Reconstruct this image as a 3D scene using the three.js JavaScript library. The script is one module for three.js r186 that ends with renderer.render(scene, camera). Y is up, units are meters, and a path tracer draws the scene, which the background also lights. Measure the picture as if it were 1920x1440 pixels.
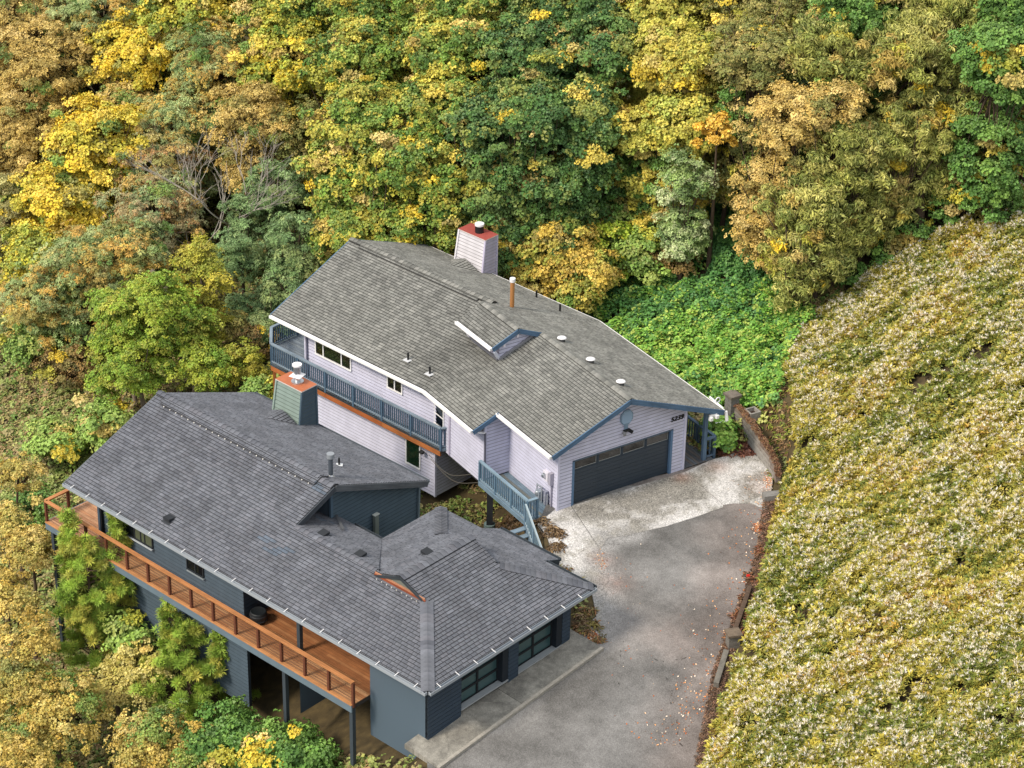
import * as THREE from 'three';
import { mergeGeometries } from 'three/addons/utils/BufferGeometryUtils.js';

// ---------------------------------------------------------------- camera, sky, sun, exposure
const scene = new THREE.Scene();
const camera = new THREE.PerspectiveCamera(18.16, 4 / 3, 1, 600);
camera.position.set(-1.924, 51.779, 81.401);
camera.rotation.set(-0.51434, 0, 0.02168, 'YXZ');
const renderer = new THREE.WebGLRenderer({ antialias: true });
renderer.toneMapping = THREE.LinearToneMapping;
renderer.toneMappingExposure = 2.02;
renderer.shadowMap.enabled = true;
const SUN = new THREE.Vector3(-0.62, 0.74, 0.42).normalize();
{ // overcast but bright: an even white-blue vault, a little brighter around the veiled sun
  const W = 256, H = 128, d = new Float32Array(W * H * 4), v = new THREE.Vector3();
  for (let j = 0; j < H; j++) for (let i = 0; i < W; i++) {
    const el = ((j + 0.5) / H - 0.5) * Math.PI, az = ((i + 0.5) / W - 0.5) * 2 * Math.PI;
    v.set(Math.cos(el) * Math.cos(az), Math.sin(el), Math.cos(el) * Math.sin(az));
    const up = Math.max(0, v.y), g = Math.max(0, v.dot(SUN)), k = 0.3 + 0.25 * up + 0.55 * Math.pow(g, 6);
    const s = v.y < 0 ? 0.25 : 1, o = (j * W + i) * 4;
    d[o] = 0.97 * k * s; d[o + 1] = 0.99 * k * s; d[o + 2] = 1.03 * k * s; d[o + 3] = 1;
  }
  const t = new THREE.DataTexture(d, W, H, THREE.RGBAFormat, THREE.FloatType);
  t.mapping = THREE.EquirectangularReflectionMapping; t.magFilter = THREE.LinearFilter; t.needsUpdate = true;
  scene.background = t; scene.environment = t;
}
const sun = new THREE.DirectionalLight(0xfff0dc, 1.5);
sun.position.copy(SUN).multiplyScalar(120); sun.castShadow = true; sun.shadow.radius = 22;
Object.assign(sun.shadow.camera, { left: -45, right: 45, top: 45, bottom: -45, near: 1, far: 260 });
sun.shadow.mapSize.set(2048, 2048);
scene.add(sun);

// ---------------------------------------------------------------- helpers
const V3 = (x, y, z) => new THREE.Vector3(x, y, z);
let seed = 7;
function rnd() { seed |= 0; seed = seed + 0x6D2B79F5 | 0; let t = Math.imul(seed ^ seed >>> 15, 1 | seed); t = t + Math.imul(t ^ t >>> 7, 61 | t) ^ t; return ((t ^ t >>> 14) >>> 0) / 4294967296; }
const rr = (a, b) => a + (b - a) * rnd();
const gauss = () => (rnd() + rnd() + rnd() - 1.5) / 0.866 * 0.7;
const clamp = (x, a = 0, b = 1) => Math.min(b, Math.max(a, x));
const smooth = (a, b, x) => { const t = clamp((x - a) / (b - a)); return t * t * (3 - 2 * t); };
function hash(x, y) { let h = Math.imul(x | 0, 374761393) + Math.imul(y | 0, 668265263) | 0; h = Math.imul(h ^ h >>> 13, 1274126177); return ((h ^ h >>> 16) >>> 0) / 4294967296; }
function vnoise(x, y) { const i = Math.floor(x), j = Math.floor(y), f = x - i, g = y - j, u = f * f * (3 - 2 * f), v = g * g * (3 - 2 * g); return (hash(i, j) * (1 - u) + hash(i + 1, j) * u) * (1 - v) + (hash(i, j + 1) * (1 - u) + hash(i + 1, j + 1) * u) * v; }
function fbm(x, y, o = 4) { let s = 0, a = 0.5, n = 0; for (let k = 0; k < o; k++) { s += a * vnoise(x, y); n += a; a *= 0.5; x = x * 2.03 + 17.1; y = y * 2.03 + 9.7; } return s / n; }
const used = {};
function numbered(n) { const k = used[n] = (used[n] ?? -1) + 1; return k ? `${n}_${String(k).padStart(3, '0')}` : n; }
const C = (hex) => new THREE.Color(hex);
const std = (hex, roughness = 0.85, extra = {}) => new THREE.MeshStandardMaterial({ color: hex, roughness, ...extra });
function shadows(o) { o.traverse((m) => { if (m.isMesh) { m.castShadow = m.receiveShadow = true; } }); }
function tag(o, label, category, group, kind) { if (label) o.userData.label = label; if (category) o.userData.category = category; if (group) o.userData.group = group; if (kind) o.userData.kind = kind; return o; }

// polygons collected into one flat-shaded geometry with vertex colours and uv in metres
class Buf {
  constructor() { this.p = []; this.c = []; this.u = []; }
  tri(a, b, c, col, ua, ub, uc) { for (const v of [a, b, c]) { this.p.push(v.x, v.y, v.z); this.c.push(col.r, col.g, col.b); } for (const q of [ua, ub, uc]) this.u.push(q ? q[0] : 0, q ? q[1] : 0); }
  quad(a, b, c, d, col) { const w = a.distanceTo(b), h = b.distanceTo(c); this.tri(a, b, c, col, [0, 0], [w, 0], [w, h]); this.tri(a, c, d, col, [0, 0], [w, h], [0, h]); }
  box(o, x, y, z, col) { // corner o, edges x y z
    const P = (i, j, k) => o.clone().addScaledVector(x, i).addScaledVector(y, j).addScaledVector(z, k);
    this.quad(P(0, 0, 0), P(1, 0, 0), P(1, 1, 0), P(0, 1, 0), col); this.quad(P(0, 0, 1), P(1, 0, 1), P(1, 1, 1), P(0, 1, 1), col);
    this.quad(P(0, 0, 0), P(1, 0, 0), P(1, 0, 1), P(0, 0, 1), col); this.quad(P(0, 1, 0), P(1, 1, 0), P(1, 1, 1), P(0, 1, 1), col);
    this.quad(P(0, 0, 0), P(0, 1, 0), P(0, 1, 1), P(0, 0, 1), col); this.quad(P(1, 0, 0), P(1, 1, 0), P(1, 1, 1), P(1, 0, 1), col);
  }
  bar(p, q, w, h, col, up = V3(0, 1, 0)) { // a board from p to q, w across, h along up, centred
    const d = q.clone().sub(p), s = d.clone().cross(up).normalize(), u = s.clone().cross(d).normalize();
    this.box(p.clone().addScaledVector(s, -w / 2).addScaledVector(u, -h / 2), d, s.multiplyScalar(w), u.multiplyScalar(h), col);
  }
  plate(F, pts, tf, back, col, edge = col) { // polygon pts in frame F, its face lifted by tf(y), its sides going down to `back`
    const W = (q, t) => F.o.clone().addScaledVector(F.x, q[0]).addScaledVector(F.y, q[1]).addScaledVector(F.n, t);
    const n = pts.length;
    for (let i = 1; i + 1 < n; i++) this.tri(W(pts[0], tf(pts[0][1])), W(pts[i], tf(pts[i][1])), W(pts[i + 1], tf(pts[i + 1][1])), col, pts[0], pts[i], pts[i + 1]);
    for (let i = 0; i < n; i++) { const a = pts[i], b = pts[(i + 1) % n]; this.quad(W(a, back), W(b, back), W(b, tf(b[1])), W(a, tf(a[1])), edge); }
  }
  get empty() { return !this.p.length; }
  geo(base) {
    const g = new THREE.BufferGeometry(), p = new Float32Array(this.p);
    if (base) for (let i = 0; i < p.length; i += 3) { p[i] -= base.x; p[i + 1] -= base.y; p[i + 2] -= base.z; }
    g.setAttribute('position', new THREE.BufferAttribute(p, 3));
    g.setAttribute('color', new THREE.BufferAttribute(new Float32Array(this.c), 3));
    g.setAttribute('uv', new THREE.BufferAttribute(new Float32Array(this.u), 2));
    return g;
  }
}
function clip(pts, a, b, c) { // keep a*x + b*y <= c
  const out = [];
  for (let i = 0; i < pts.length; i++) {
    const p = pts[i], q = pts[(i + 1) % pts.length], dp = a * p[0] + b * p[1] - c, dq = a * q[0] + b * q[1] - c;
    if (dp <= 0) out.push(p);
    if (dp * dq < 0) { const t = dp / (dp - dq); out.push([p[0] + (q[0] - p[0]) * t, p[1] + (q[1] - p[1]) * t]); }
  }
  return out;
}
const area = (p) => { let s = 0; for (let i = 0; i < p.length; i++) { const q = p[(i + 1) % p.length]; s += p[i][0] * q[1] - q[0] * p[i][1]; } return Math.abs(s) / 2; };
const paint = new THREE.MeshStandardMaterial({ vertexColors: true, roughness: 0.8 });
const WHITE = C(0xffffff);

// ---------------------------------------------------------------- procedural textures
function tex(w, h, fn, srgb = true) {
  const d = new Uint8Array(w * h * 4);
  for (let j = 0; j < h; j++) for (let i = 0; i < w; i++) { const c = fn(i, j), o = (j * w + i) * 4; d[o] = clamp(c[0], 0, 255); d[o + 1] = clamp(c[1], 0, 255); d[o + 2] = clamp(c[2], 0, 255); d[o + 3] = 255; }
  const t = new THREE.DataTexture(d, w, h); t.wrapS = t.wrapT = THREE.RepeatWrapping; t.magFilter = THREE.LinearFilter; t.minFilter = THREE.LinearMipmapLinearFilter; t.generateMipmaps = true;
  if (srgb) t.colorSpace = THREE.SRGBColorSpace; t.needsUpdate = true; return t;
}
const grit = tex(512, 512, (i, j) => { const k = 200 + 55 * (rnd() - 0.5) + 60 * (fbm(i / 60, j / 60) - 0.5); return [k, k, k]; });
const grain = tex(512, 512, (i, j) => { const k = 210 + 60 * (fbm(i / 160, j / 3.2, 3) - 0.5) + 40 * (fbm(i / 70 + 40, j / 40, 3) - 0.5); return [k, k * 0.985, k * 0.97]; });
const weather = tex(512, 512, (i, j) => { const k = 236 + 26 * (fbm(i / 45, j / 90, 5) - 0.5) + 10 * (rnd() - 0.5); return [k, k, k]; });
const metre = (t, s) => { const c = t.clone(); c.repeat.set(1 / s, 1 / s); c.needsUpdate = true; return c; };
const shingleMat = new THREE.MeshStandardMaterial({ vertexColors: true, roughness: 0.95, map: metre(grit, 2.6) });
const sidingMat = new THREE.MeshStandardMaterial({ vertexColors: true, roughness: 0.7, map: metre(weather, 3.1) });
const woodMat = new THREE.MeshStandardMaterial({ vertexColors: true, roughness: 0.75, map: metre(grain, 2) });
const glassMat = new THREE.MeshPhysicalMaterial({ color: 0x0a0e12, roughness: 0.06, clearcoat: 0.6 });

// ---------------------------------------------------------------- terrain
const CP = [[0,0,0],[5.2,-3.4,0],[8.4,-.2,.05],[7,-4,.05],[8.3,-4.6,.1],[9.6,-5,1.35],[8.9,-7.5,1.2],[7.2,-8.5,.5],[10.5,3,1.4],[13,0,2.5],[17,0,4.6],[17,8,4.6],[13,8,2.9],[8.4,9,.5],[16,16,4.2],[9,16,1],[18,-10,4.9],[13,-9,2.6],[23,0,7.4],[22,14,7],[9.6,-10.5,1],
[-6,-18.5,-1.5],[0,-16,-.6],[3,-13,-.1],[5,-10.5,.3],[7.4,-15,1.4],[8.8,-19,2.9],[4,-20,.8],[12.5,-15,2.2],[17,-16.5,4.3],[22,-18,6.6],[-1,-27,2.5],[-1,-34,5.5],[-1,-46,11],[11,-26,6.5],[12,-40,13],[-12,-30,-.5],[-12,-45,4.5],[-25,-37,-2],[-27,-55,4],[24,-28,10],[25,-45,16],[-19,-24,-4.2],[-27,-20,-5.5],
[-8,-10,-3.6],[-4,-6,-3.3],[-2,-3.5,-3],[-2.2,.3,-2.6],[-1.9,2.6,-2],[-12,2,-4],[-6,5,-3],[-2.5,7.5,-1.4],[-17,-4,-4.8],[-12.5,-14,-3.6],[-23,-7,-6.5],[-20,3.5,-7],[-15,6,-6.3],[-10,11,-5],[-5,15.5,-2],[-30,8,-8],[-10,20,-5.5],[1,16,-1],[4,20,-1.4],[-24,16,-8]];
const TW = (() => {
  const n = CP.length, m = n + 3, A = [];
  for (let i = 0; i < m; i++) A.push(new Float64Array(m + 1));
  for (let i = 0; i < n; i++) {
    for (let j = 0; j < n; j++) { const d = Math.hypot(CP[i][0] - CP[j][0], CP[i][1] - CP[j][1]); A[i][j] = (d > 0 ? d * d * Math.log(d) : 0) + (i === j ? 0.3 : 0); }
    A[i][n] = A[n][i] = 1; A[i][n + 1] = A[n + 1][i] = CP[i][0]; A[i][n + 2] = A[n + 2][i] = CP[i][1]; A[i][m] = CP[i][2];
  }
  for (let c = 0; c < m; c++) {
    let b = c; for (let r = c + 1; r < m; r++) if (Math.abs(A[r][c]) > Math.abs(A[b][c])) b = r;
    [A[c], A[b]] = [A[b], A[c]];
    for (let r = 0; r < m; r++) if (r !== c) { const f = A[r][c] / A[c][c]; if (f) for (let k = c; k <= m; k++) A[r][k] -= f * A[c][k]; }
  }
  return A.map((r, i) => r[m] / r[i]);
})();
const DRIVE = [[5.2,-3.34],[6.46,-4.2],[7.15,-4.52],[7.62,-4.93],[8.64,-5.15],[8.98,-3.33],[8.71,-1.66],[8.4,-.24],[8.17,1.28],[7.91,2.73],[7.47,4.48],[6.95,6.17],[6.63,7.31],[6.24,8.42],[5.81,9.96],[4.86,15.04],[4.4,19],[-4.4,19],[-4.6,14.9],[.3,8.2],[1.44,6.9],[1.3,5.45],[.7,4.56],[.09,3.79],[-.2,3],[-.42,1.75],[-.78,1],[-.4,-.6]];
function inside(P, x, z) { let s = false; for (let i = 0, j = P.length - 1; i < P.length; j = i++) { const [a, b] = P[i], [c, d] = P[j]; if ((b > z) !== (d > z) && x < (c - a) * (z - b) / (d - b) + a) s = !s; } return s; }
function sdist(P, x, z) {
  let m = 1e9;
  for (let i = 0, j = P.length - 1; i < P.length; j = i++) { const [a, b] = P[j], [c, d] = P[i], ex = c - a, ez = d - b, t = clamp(((x - a) * ex + (z - b) * ez) / (ex * ex + ez * ez)); m = Math.min(m, Math.hypot(a + ex * t - x, b + ez * t - z)); }
  return inside(P, x, z) ? -m : m;
}
const driveH = (z) => (z < 0 ? 0 : -(0.03 * z + 0.002 * z * z));
function T(x, z) {
  const n = CP.length; let h = TW[n] + TW[n + 1] * x + TW[n + 2] * z;
  for (let i = 0; i < n; i++) { const dx = CP[i][0] - x, dz = CP[i][1] - z, r2 = dx * dx + dz * dz; if (r2 > 0) h += TW[i] * 0.5 * r2 * Math.log(r2); }
  const k = smooth(0.1, x < 1.1 && z > -1 && z < 5 ? 0.5 : 1.4, sdist(DRIVE, x, z));
  return driveH(z) * (1 - k) + h * k;
}
{
  const soil = tex(512, 512, (i, j) => { const a = fbm(i / 40, j / 40, 5), b = rnd(); return [44 + 46 * a + 24 * b, 38 + 40 * a + 20 * b, 24 + 26 * a + 14 * b]; });
  const g = new THREE.BufferGeometry(), xs = [], zs = [];
  for (let x = -60; x <= 60; x += (x >= -32 && x < 26 ? 0.5 : 4)) xs.push(x);
  for (let z = -90; z <= 40; z += (z >= -42 && z < 24 ? 0.5 : 4)) zs.push(z);
  const p = [], u = [], idx = [];
  for (const z of zs) for (const x of xs) { p.push(x, T(x, z) - (sdist(DRIVE, x, z) < 0.6 ? 0.06 : 0), z); u.push(x / 3, z / 3); }
  const w = xs.length; for (let j = 0; j + 1 < zs.length; j++) for (let i = 0; i + 1 < w; i++) { const a = j * w + i; idx.push(a, a + w, a + 1, a + 1, a + w, a + w + 1); }
  g.setAttribute('position', new THREE.Float32BufferAttribute(p, 3)); g.setAttribute('uv', new THREE.Float32BufferAttribute(u, 2)); g.setIndex(idx); g.computeVertexNormals();
  const m = new THREE.Mesh(g, new THREE.MeshStandardMaterial({ map: soil, roughness: 1 })); m.name = 'ground'; m.userData.kind = 'structure'; m.receiveShadow = m.castShadow = true; scene.add(m);
}

// ---------------------------------------------------------------- driveway
function frame(ox, oz, a) {
  const u = V3(Math.cos(a), 0, Math.sin(a)), v = V3(Math.sin(a), 0, -Math.cos(a));
  return { u, v, a, P: (U, V, H) => V3(ox + u.x * U + v.x * V, H, oz + u.z * U + v.z * V), inv: (p) => [(p.x - ox) * u.x + (p.z - oz) * u.z, (p.x - ox) * v.x + (p.z - oz) * v.z] };
}
const G = frame(0, 0, 0.99134), R = frame(-5.529, -5.106, 0.738), K = frame(-16.022, -1.795, 0.72515);
const UP = V3(0, 1, 0);
function sheet(name, poly, hf, mat, parent, uv, thick = 0) {
  const z0 = Math.min(...poly.map((p) => p[1])), z1 = Math.max(...poly.map((p) => p[1])), P = [], U = [];
  const put = (x, h, z) => { P.push(x, h, z); U.push(...uv(x, z)); };
  for (let z = z0; z < z1; z += 1) {
    const s = clip(clip(poly, 0, 1, z + 1), 0, -1, -z).map((p) => new THREE.Vector2(p[0], p[1]));
    if (s.length < 3) continue;
    for (const t of THREE.ShapeUtils.triangulateShape(s, [])) for (const k of t) put(s[k].x, hf(s[k].x, s[k].y), s[k].y);
  }
  if (thick) for (let i = 0; i < poly.length; i++) {
    const a = poly[i], b = poly[(i + 1) % poly.length], ha = hf(...a), hb = hf(...b);
    for (const [p, h] of [[a, ha], [b, hb], [b, hb - thick], [a, ha], [b, hb - thick], [a, ha - thick]]) put(p[0], h, p[1]);
  }
  const g = new THREE.BufferGeometry(); g.setAttribute('position', new THREE.Float32BufferAttribute(P, 3)); g.setAttribute('uv', new THREE.Float32BufferAttribute(U, 2));
  const m = new THREE.Mesh(g, mat); m.name = numbered(name); parent.add(m); return m;
}
{
  const d = new THREE.Group(); d.name = 'driveway'; tag(d, null, null, null, 'structure'); scene.add(d);
  const near = (x, z, cx, cz, r) => Math.exp(-((x - cx) ** 2 + (z - cz) ** 2) / (r * r));
  const seam = [[1.46, 8.2], [1.7, 5.6], [1.62, 2.9], [1.99, 1.95], [2.84, 1.62], [3.9, 1.15]];
  const toSeam = (x, z) => { let m = 9; for (let i = 0; i + 1 < seam.length; i++) { const [ax, az] = seam[i], [bx, bz] = seam[i + 1], ex = bx - ax, ez = bz - az, t = clamp(((x - ax) * ex + (z - az) * ez) / (ex * ex + ez * ez)); m = Math.min(m, Math.hypot(ax + ex * t - x, az + ez * t - z)); } return m; };
  const fade = (x, z, n) => smooth(1.0, 0, toSeam(x, z) + 1.3 * (n - 0.5)) * smooth(4.2, 3.0, x);
  const concT = tex(1024, 1024, (i, j) => {
    const x = -3 + i / 1024 * 12.5, z = -6 + j / 1024 * 15, a = fbm(x * 0.9 + 5, z * 0.9, 5), b = fbm(x * 3.3, z * 3.3 + 9, 4), s = rnd(), m = hash(i >> 1, j >> 1), q = hash((i >> 2) + 77, j >> 2);
    const stain = clamp(1.0 * near(x, z, 3.3, -0.6, 1.5) + 0.8 * near(x, z, 4.5, -1.7, 1.3) + 0.6 * near(x, z, 1.4, 0.5, 1.0) + 0.5 * near(x, z, 6.4, -2.6, 1.4) - 0.9 * near(x, z, 5.0, 0.1, .9) - 0.7 * near(x, z, .5, 2.6, 1.3) - 0.8 * near(x, z, 7.5, -3.3, 1.2), -1, 1.2);
    const worn = smooth(0.25, 0.95, 0.5 + 0.42 * stain + (a - 0.5) * 1.6 + (b - .5) * 1.0), speck = (m - 0.5) * 58 + (s - 0.5) * 26 + (q > 0.82 ? 16 : 0) - (q < 0.12 ? 22 : 0);
    let k = 196 - 62 * worn + 40 * (b - 0.5) + speck;
    const rust = 0.7 * near(x, z, 5.1, -2.75, .4) + 0.35 * near(x, z, 8.5, -2.2, .8) * (0.4 + b) + 0.5 * clamp(near(x, z, 1.75, 3.2, .5) + near(x, z, 2.1, 4.7, .55)) * (0.3 + a) + 0.5 * near(x, z, 6.6, -3.7, .5);
    const f = fade(x, z, a); k = k * (1 - f) + (144 + 30 * (b - .5) + speck * .8) * f;
    return [k - 8 * rust, k * (0.99 - 0.01 * worn) - 34 * rust, k * (0.975 - 0.045 * worn) - 44 * rust];
  });
  const aspT = tex(1024, 1024, (i, j) => {
    const x = -5 + i / 1024 * 14, z = -2 + j / 1024 * 21, a = fbm(x * 0.7 + 3, z * 0.7 + 7, 5), b = fbm(x * 4, z * 4, 3), s = rnd(), m = hash(i >> 1, j >> 1);
    let k = 116 + 66 * (a - 0.5) + 20 * (b - 0.5) + 24 * (s - 0.5) + 22 * (m - 0.5);
    k -= 20 * near(x, z, 3.4, 2.6, 1.1) + 14 * near(x, z, 5.2, 7.2, 1.3) + 16 * near(x, z, 5.1, 1.2, .8); k += 20 * near(x, z, 4.4, 4.2, 1.6) + 12 * near(x, z, 2.6, 7.5, 1.4);
    const f = fade(x, z, a); k = k * (1 - f) + (144 + 46 * (m - .5) + 20 * (s - .5) + 30 * (b - .5)) * f;
    for (const [ax, az, bx, bz] of [[1.6, 8.8, 3.9, 9.4], [2.4, 8.3, 2.2, 11], [3.9, 9.4, 4.3, 14], [3.9, 9.4, 6, 9.0]]) {
      const ex = bx - ax, ez = bz - az, t = clamp(((x - ax) * ex + (z - az) * ez) / (ex * ex + ez * ez)), q = Math.hypot(ax + ex * t - x + 0.35 * (fbm(x * 2, z * 2, 2) - .5), az + ez * t - z + 0.35 * (fbm(x * 2 + 9, z * 2, 2) - .5)); if (q < 0.02) k -= 45;
    }
    const pink = smooth(4.6, 7.6, x + 0.2 * z - 0.2 + 2.0 * (a - .5)) * 0.7 + 0.6 * near(x, z, 3.6, 7.6, 1.8) * a + .7 * near(x, z, 2.2, 4.8, .8) * b, red = .35 * clamp(near(x, z, 1.9, 3.4, .5) + near(x, z, 2.25, 4.8, .5)) * (.3 + b);
    return [k + 5 * pink + 4 * red, k - 5 * pink - 1 - 26 * red, k - 9 * pink - 3 - 34 * red];
  });
  const concM = new THREE.MeshStandardMaterial({ map: concT, roughness: 0.95 }), aspM = new THREE.MeshStandardMaterial({ map: aspT, roughness: 0.92 });
  const uc = (x, z) => [(x + 3) / 12.5, (z + 6) / 15], ua = (x, z) => [(x + 5) / 14, (z + 2) / 21];
  const hAt = (o) => (x, z) => driveH(z) + o;
  sheet('asphalt', DRIVE, hAt(0), aspM, d, ua, 0.12);
  sheet('concrete_slab', [[-.1,-.05],[-.78,1],[-.42,1.75],[-.2,3],[.09,3.79],[.7,4.56],[1.3,5.45],[1.44,6.69],[1.5,7.9],[1.75,6.2],[1.96,4.3],[1.64,2.62],[1.04,1],[.54,-.36]], hAt(.014), concM, d, uc, .1);
  sheet('concrete_slab', [[.57,-.38],[1.07,.98],[1.67,2.6],[1.99,1.88],[2.84,1.59],[4.34,.94],[5.66,.18],[6.68,-.5],[6.7,-.67],[5.26,-3.15]], hAt(.014), concM, d, uc, .1);
  sheet('concrete_slab', [[5.29,-3.16],[6.73,-.68],[7.11,-.82],[7.87,-.81],[8.42,-.4],[8.71,-1.66],[8.98,-3.33],[8.64,-5.15],[7.62,-4.93],[7.15,-4.52],[6.46,-4.2]], hAt(.014), concM, d, uc, .1);
  const q = (U, V) => { const p = K.P(U, V, 0); return [p.x, p.z]; };
  const apT = tex(512, 512, (i, j) => { const a = fbm(i / 70, j / 70, 5), m = hash(i >> 1, j >> 1), k = 138 + 60 * (a - .5) + 34 * (fbm(i / 18, j / 18, 3) - .5) + 44 * (m - .5); return [k, k * .98, k * .92]; });
  sheet('concrete_slab', [q(18.6, 3.75), q(20.2, 3.75), q(20.2, -.6), q(18.6, -.6)], hAt(.1), new THREE.MeshStandardMaterial({ map: apT, roughness: .95 }), d, (x, z) => [x / 3, z / 3], .2);
  sheet('concrete_slab', [q(18.6, -.62), q(20.2, -.62), q(20.2, -5), q(18.6, -5)], hAt(.1), new THREE.MeshStandardMaterial({ map: apT, roughness: .95 }), d, (x, z) => [x / 3 + .3, z / 3], .2);
  const kb = new Buf();
  for (let V = 3.75; V > -5; V -= 1.1) { const a = K.P(20.27, V, 0), b = K.P(20.27, V - 1.09, 0); a.y = driveH(a.z) + .06; b.y = driveH(b.z) + .06; kb.bar(a, b, .13, .13, C(0xc9c4b8)); }
  const kerb = new THREE.Mesh(kb.geo(), new THREE.MeshStandardMaterial({ vertexColors: true, roughness: .95, map: metre(grit, 1) })); kerb.name = 'kerb'; d.add(kerb);
  shadows(d);
}

// ---------------------------------------------------------------- house builders
const EYE = camera.position;
class House {
  constructor(name, base, label) { this.g = new THREE.Group(); this.g.name = name; this.g.position.copy(base); this.base = base; tag(this.g, label, 'house'); scene.add(this.g); }
  mesh(name, buf, mat, parent = this.g) { const m = new THREE.Mesh(buf.geo ? buf.geo(this.base) : buf, mat); m.name = numbered(name); parent.add(m); return m; }
  geo(name, g, mat, parent = this.g) { g.translate(-this.base.x, -this.base.y, -this.base.z); const m = new THREE.Mesh(g, mat); m.name = numbered(name); parent.add(m); return m; }
  bar(name, p, q, w, h, col, parent = this.g, mat = paint, up = UP) { const b = new Buf(); b.bar(p, q, w, h, C(col), up); return this.mesh(name, b, mat, parent); }
  post(name, p, h, w, col, parent = this.g, mat = paint, along = V3(1, 0, 0)) { return this.bar(name, p, p.clone().add(V3(0, h, 0)), w, w, col, parent, mat, along); }
  pipe(name, p, h, r, mat, parent = this.g, r2 = r) { const g = new THREE.CylinderGeometry(r2, r, h, 16); g.translate(p.x, p.y + h / 2, p.z); return this.geo(name, g, mat, parent); }
}
const wallF = (fr, axis, at, sign) => axis === 'V' // a wall along U at V = at, or along V at U = at
  ? { o: fr.P(0, at, 0), x: fr.u, y: UP, n: fr.v.clone().multiplyScalar(sign) }
  : { o: fr.P(at, 0, 0), x: fr.v, y: UP, n: fr.u.clone().multiplyScalar(sign) };
function siding(h, F, pieces, row, hex, { y0 = null, vary = 0.05, mat = sidingMat } = {}) {
  const back = new Buf(), col = C(hex), shadeJoint = col.clone().multiplyScalar(0.3);  // backing darkened to paint the shadow line under each board
  for (const p of pieces) back.plate(F, p, () => 0, -0.12, shadeJoint);
  const wall = h.mesh('wall', back, paint);
  const base = y0 ?? Math.min(...pieces.flat().map((p) => p[1]));
  for (const p of pieces) {
    const lo = Math.min(...p.map((q) => q[1])), hi = Math.max(...p.map((q) => q[1]));
    for (let k = Math.floor((lo - base) / row + 1e-6); base + k * row < hi - 0.01; k++) {
      const a = base + k * row, s = clip(clip(p, 0, -1, -Math.max(a, lo)), 0, 1, Math.min(a + row - 0.034, hi));
      if (s.length < 3 || area(s) < 0.004) continue;
      const b = new Buf(), j = 1 + vary * (hash(k + 31, Math.round(p[0][0] * 10)) - 0.5), c = col.clone().multiplyScalar(j);
      b.plate(F, s, (y) => 0.022 - 0.018 * (y - a) / row, 0.001, c, c.clone().multiplyScalar(0.75));
      h.mesh('siding_board', b, mat, wall);
    }
  }
  return wall;
}
function windowPart(h, F, x0, x1, y0, y1, mulls, frameHex, { w = 0.06, cross = [], panes = null, label } = {}) {
  const W = (x, y, t) => F.o.clone().addScaledVector(F.x, x).addScaledVector(F.y, y).addScaledVector(F.n, t), b = new Buf(), c = C(frameHex);
  const rect = (a, bb, cc, d, t0, t1) => b.box(W(a, cc, t0), F.x.clone().multiplyScalar(bb - a), F.y.clone().multiplyScalar(d - cc), F.n.clone().multiplyScalar(t1 - t0), c);
  rect(x0 - w, x1 + w, y1, y1 + w, 0.02, 0.075); rect(x0 - w, x1 + w, y0 - w, y0, 0.02, 0.085); rect(x0 - w, x0, y0, y1, 0.02, 0.072); rect(x1, x1 + w, y0, y1, 0.02, 0.072);
  for (const m of mulls) rect(m - w / 2, m + w / 2, y0, y1, 0.02, 0.07);
  for (const [a, bb, y] of cross) rect(a, bb, y - w / 3, y + w / 3, 0.02, 0.066);
  const fr = h.mesh('window', b, paint); if (label) fr.userData.label = label;
  const xs = [x0, ...mulls, x1];
  for (let i = 0; i + 1 < xs.length; i++) {
    const g = new Buf(); g.quad(W(xs[i], y0, 0.045), W(xs[i + 1], y0, 0.045), W(xs[i + 1], y1, 0.045), W(xs[i], y1, 0.045), WHITE);
    h.mesh('pane', g, panes ? panes[i] : glassMat, fr);
  }
  return fr;
}
function roofPlane(fr, poly, hf) { // planar polygon given in plan [U, V]; returns its frame with y up the slope, and the polygon in it
  const w = poly.map(([U, V]) => fr.P(U, V, hf(U, V))), n = V3(0, 0, 0);
  for (let i = 0; i < w.length; i++) { const a = w[i], b = w[(i + 1) % w.length]; n.add(V3((a.y - b.y) * (a.z + b.z), (a.z - b.z) * (a.x + b.x), (a.x - b.x) * (a.y + b.y))); }
  n.normalize(); if (n.y < 0) n.negate();
  const y = UP.clone().addScaledVector(n, -n.y).normalize(), x = y.clone().cross(n).normalize(), o = w[0].clone();
  return { F: { o, x, y, n }, pts: w.map((p) => { const d = p.clone().sub(o); return [d.dot(x), d.dot(y)]; }) };
}
const ROW = 0.142;
let tabGeo = null;
function makeTab() { const b = new Buf(); b.plate({ o: V3(0, 0, 0), x: V3(1, 0, 0), y: V3(0, 1, 0), n: V3(0, 0, 1) }, [[0, 0], [1, 0], [1, ROW - 0.014], [0, ROW - 0.014]], (y) => 0.03 - 0.024 * y / ROW, 0, WHITE, C(0x3a3a3a)); return b.geo(); }
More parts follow.
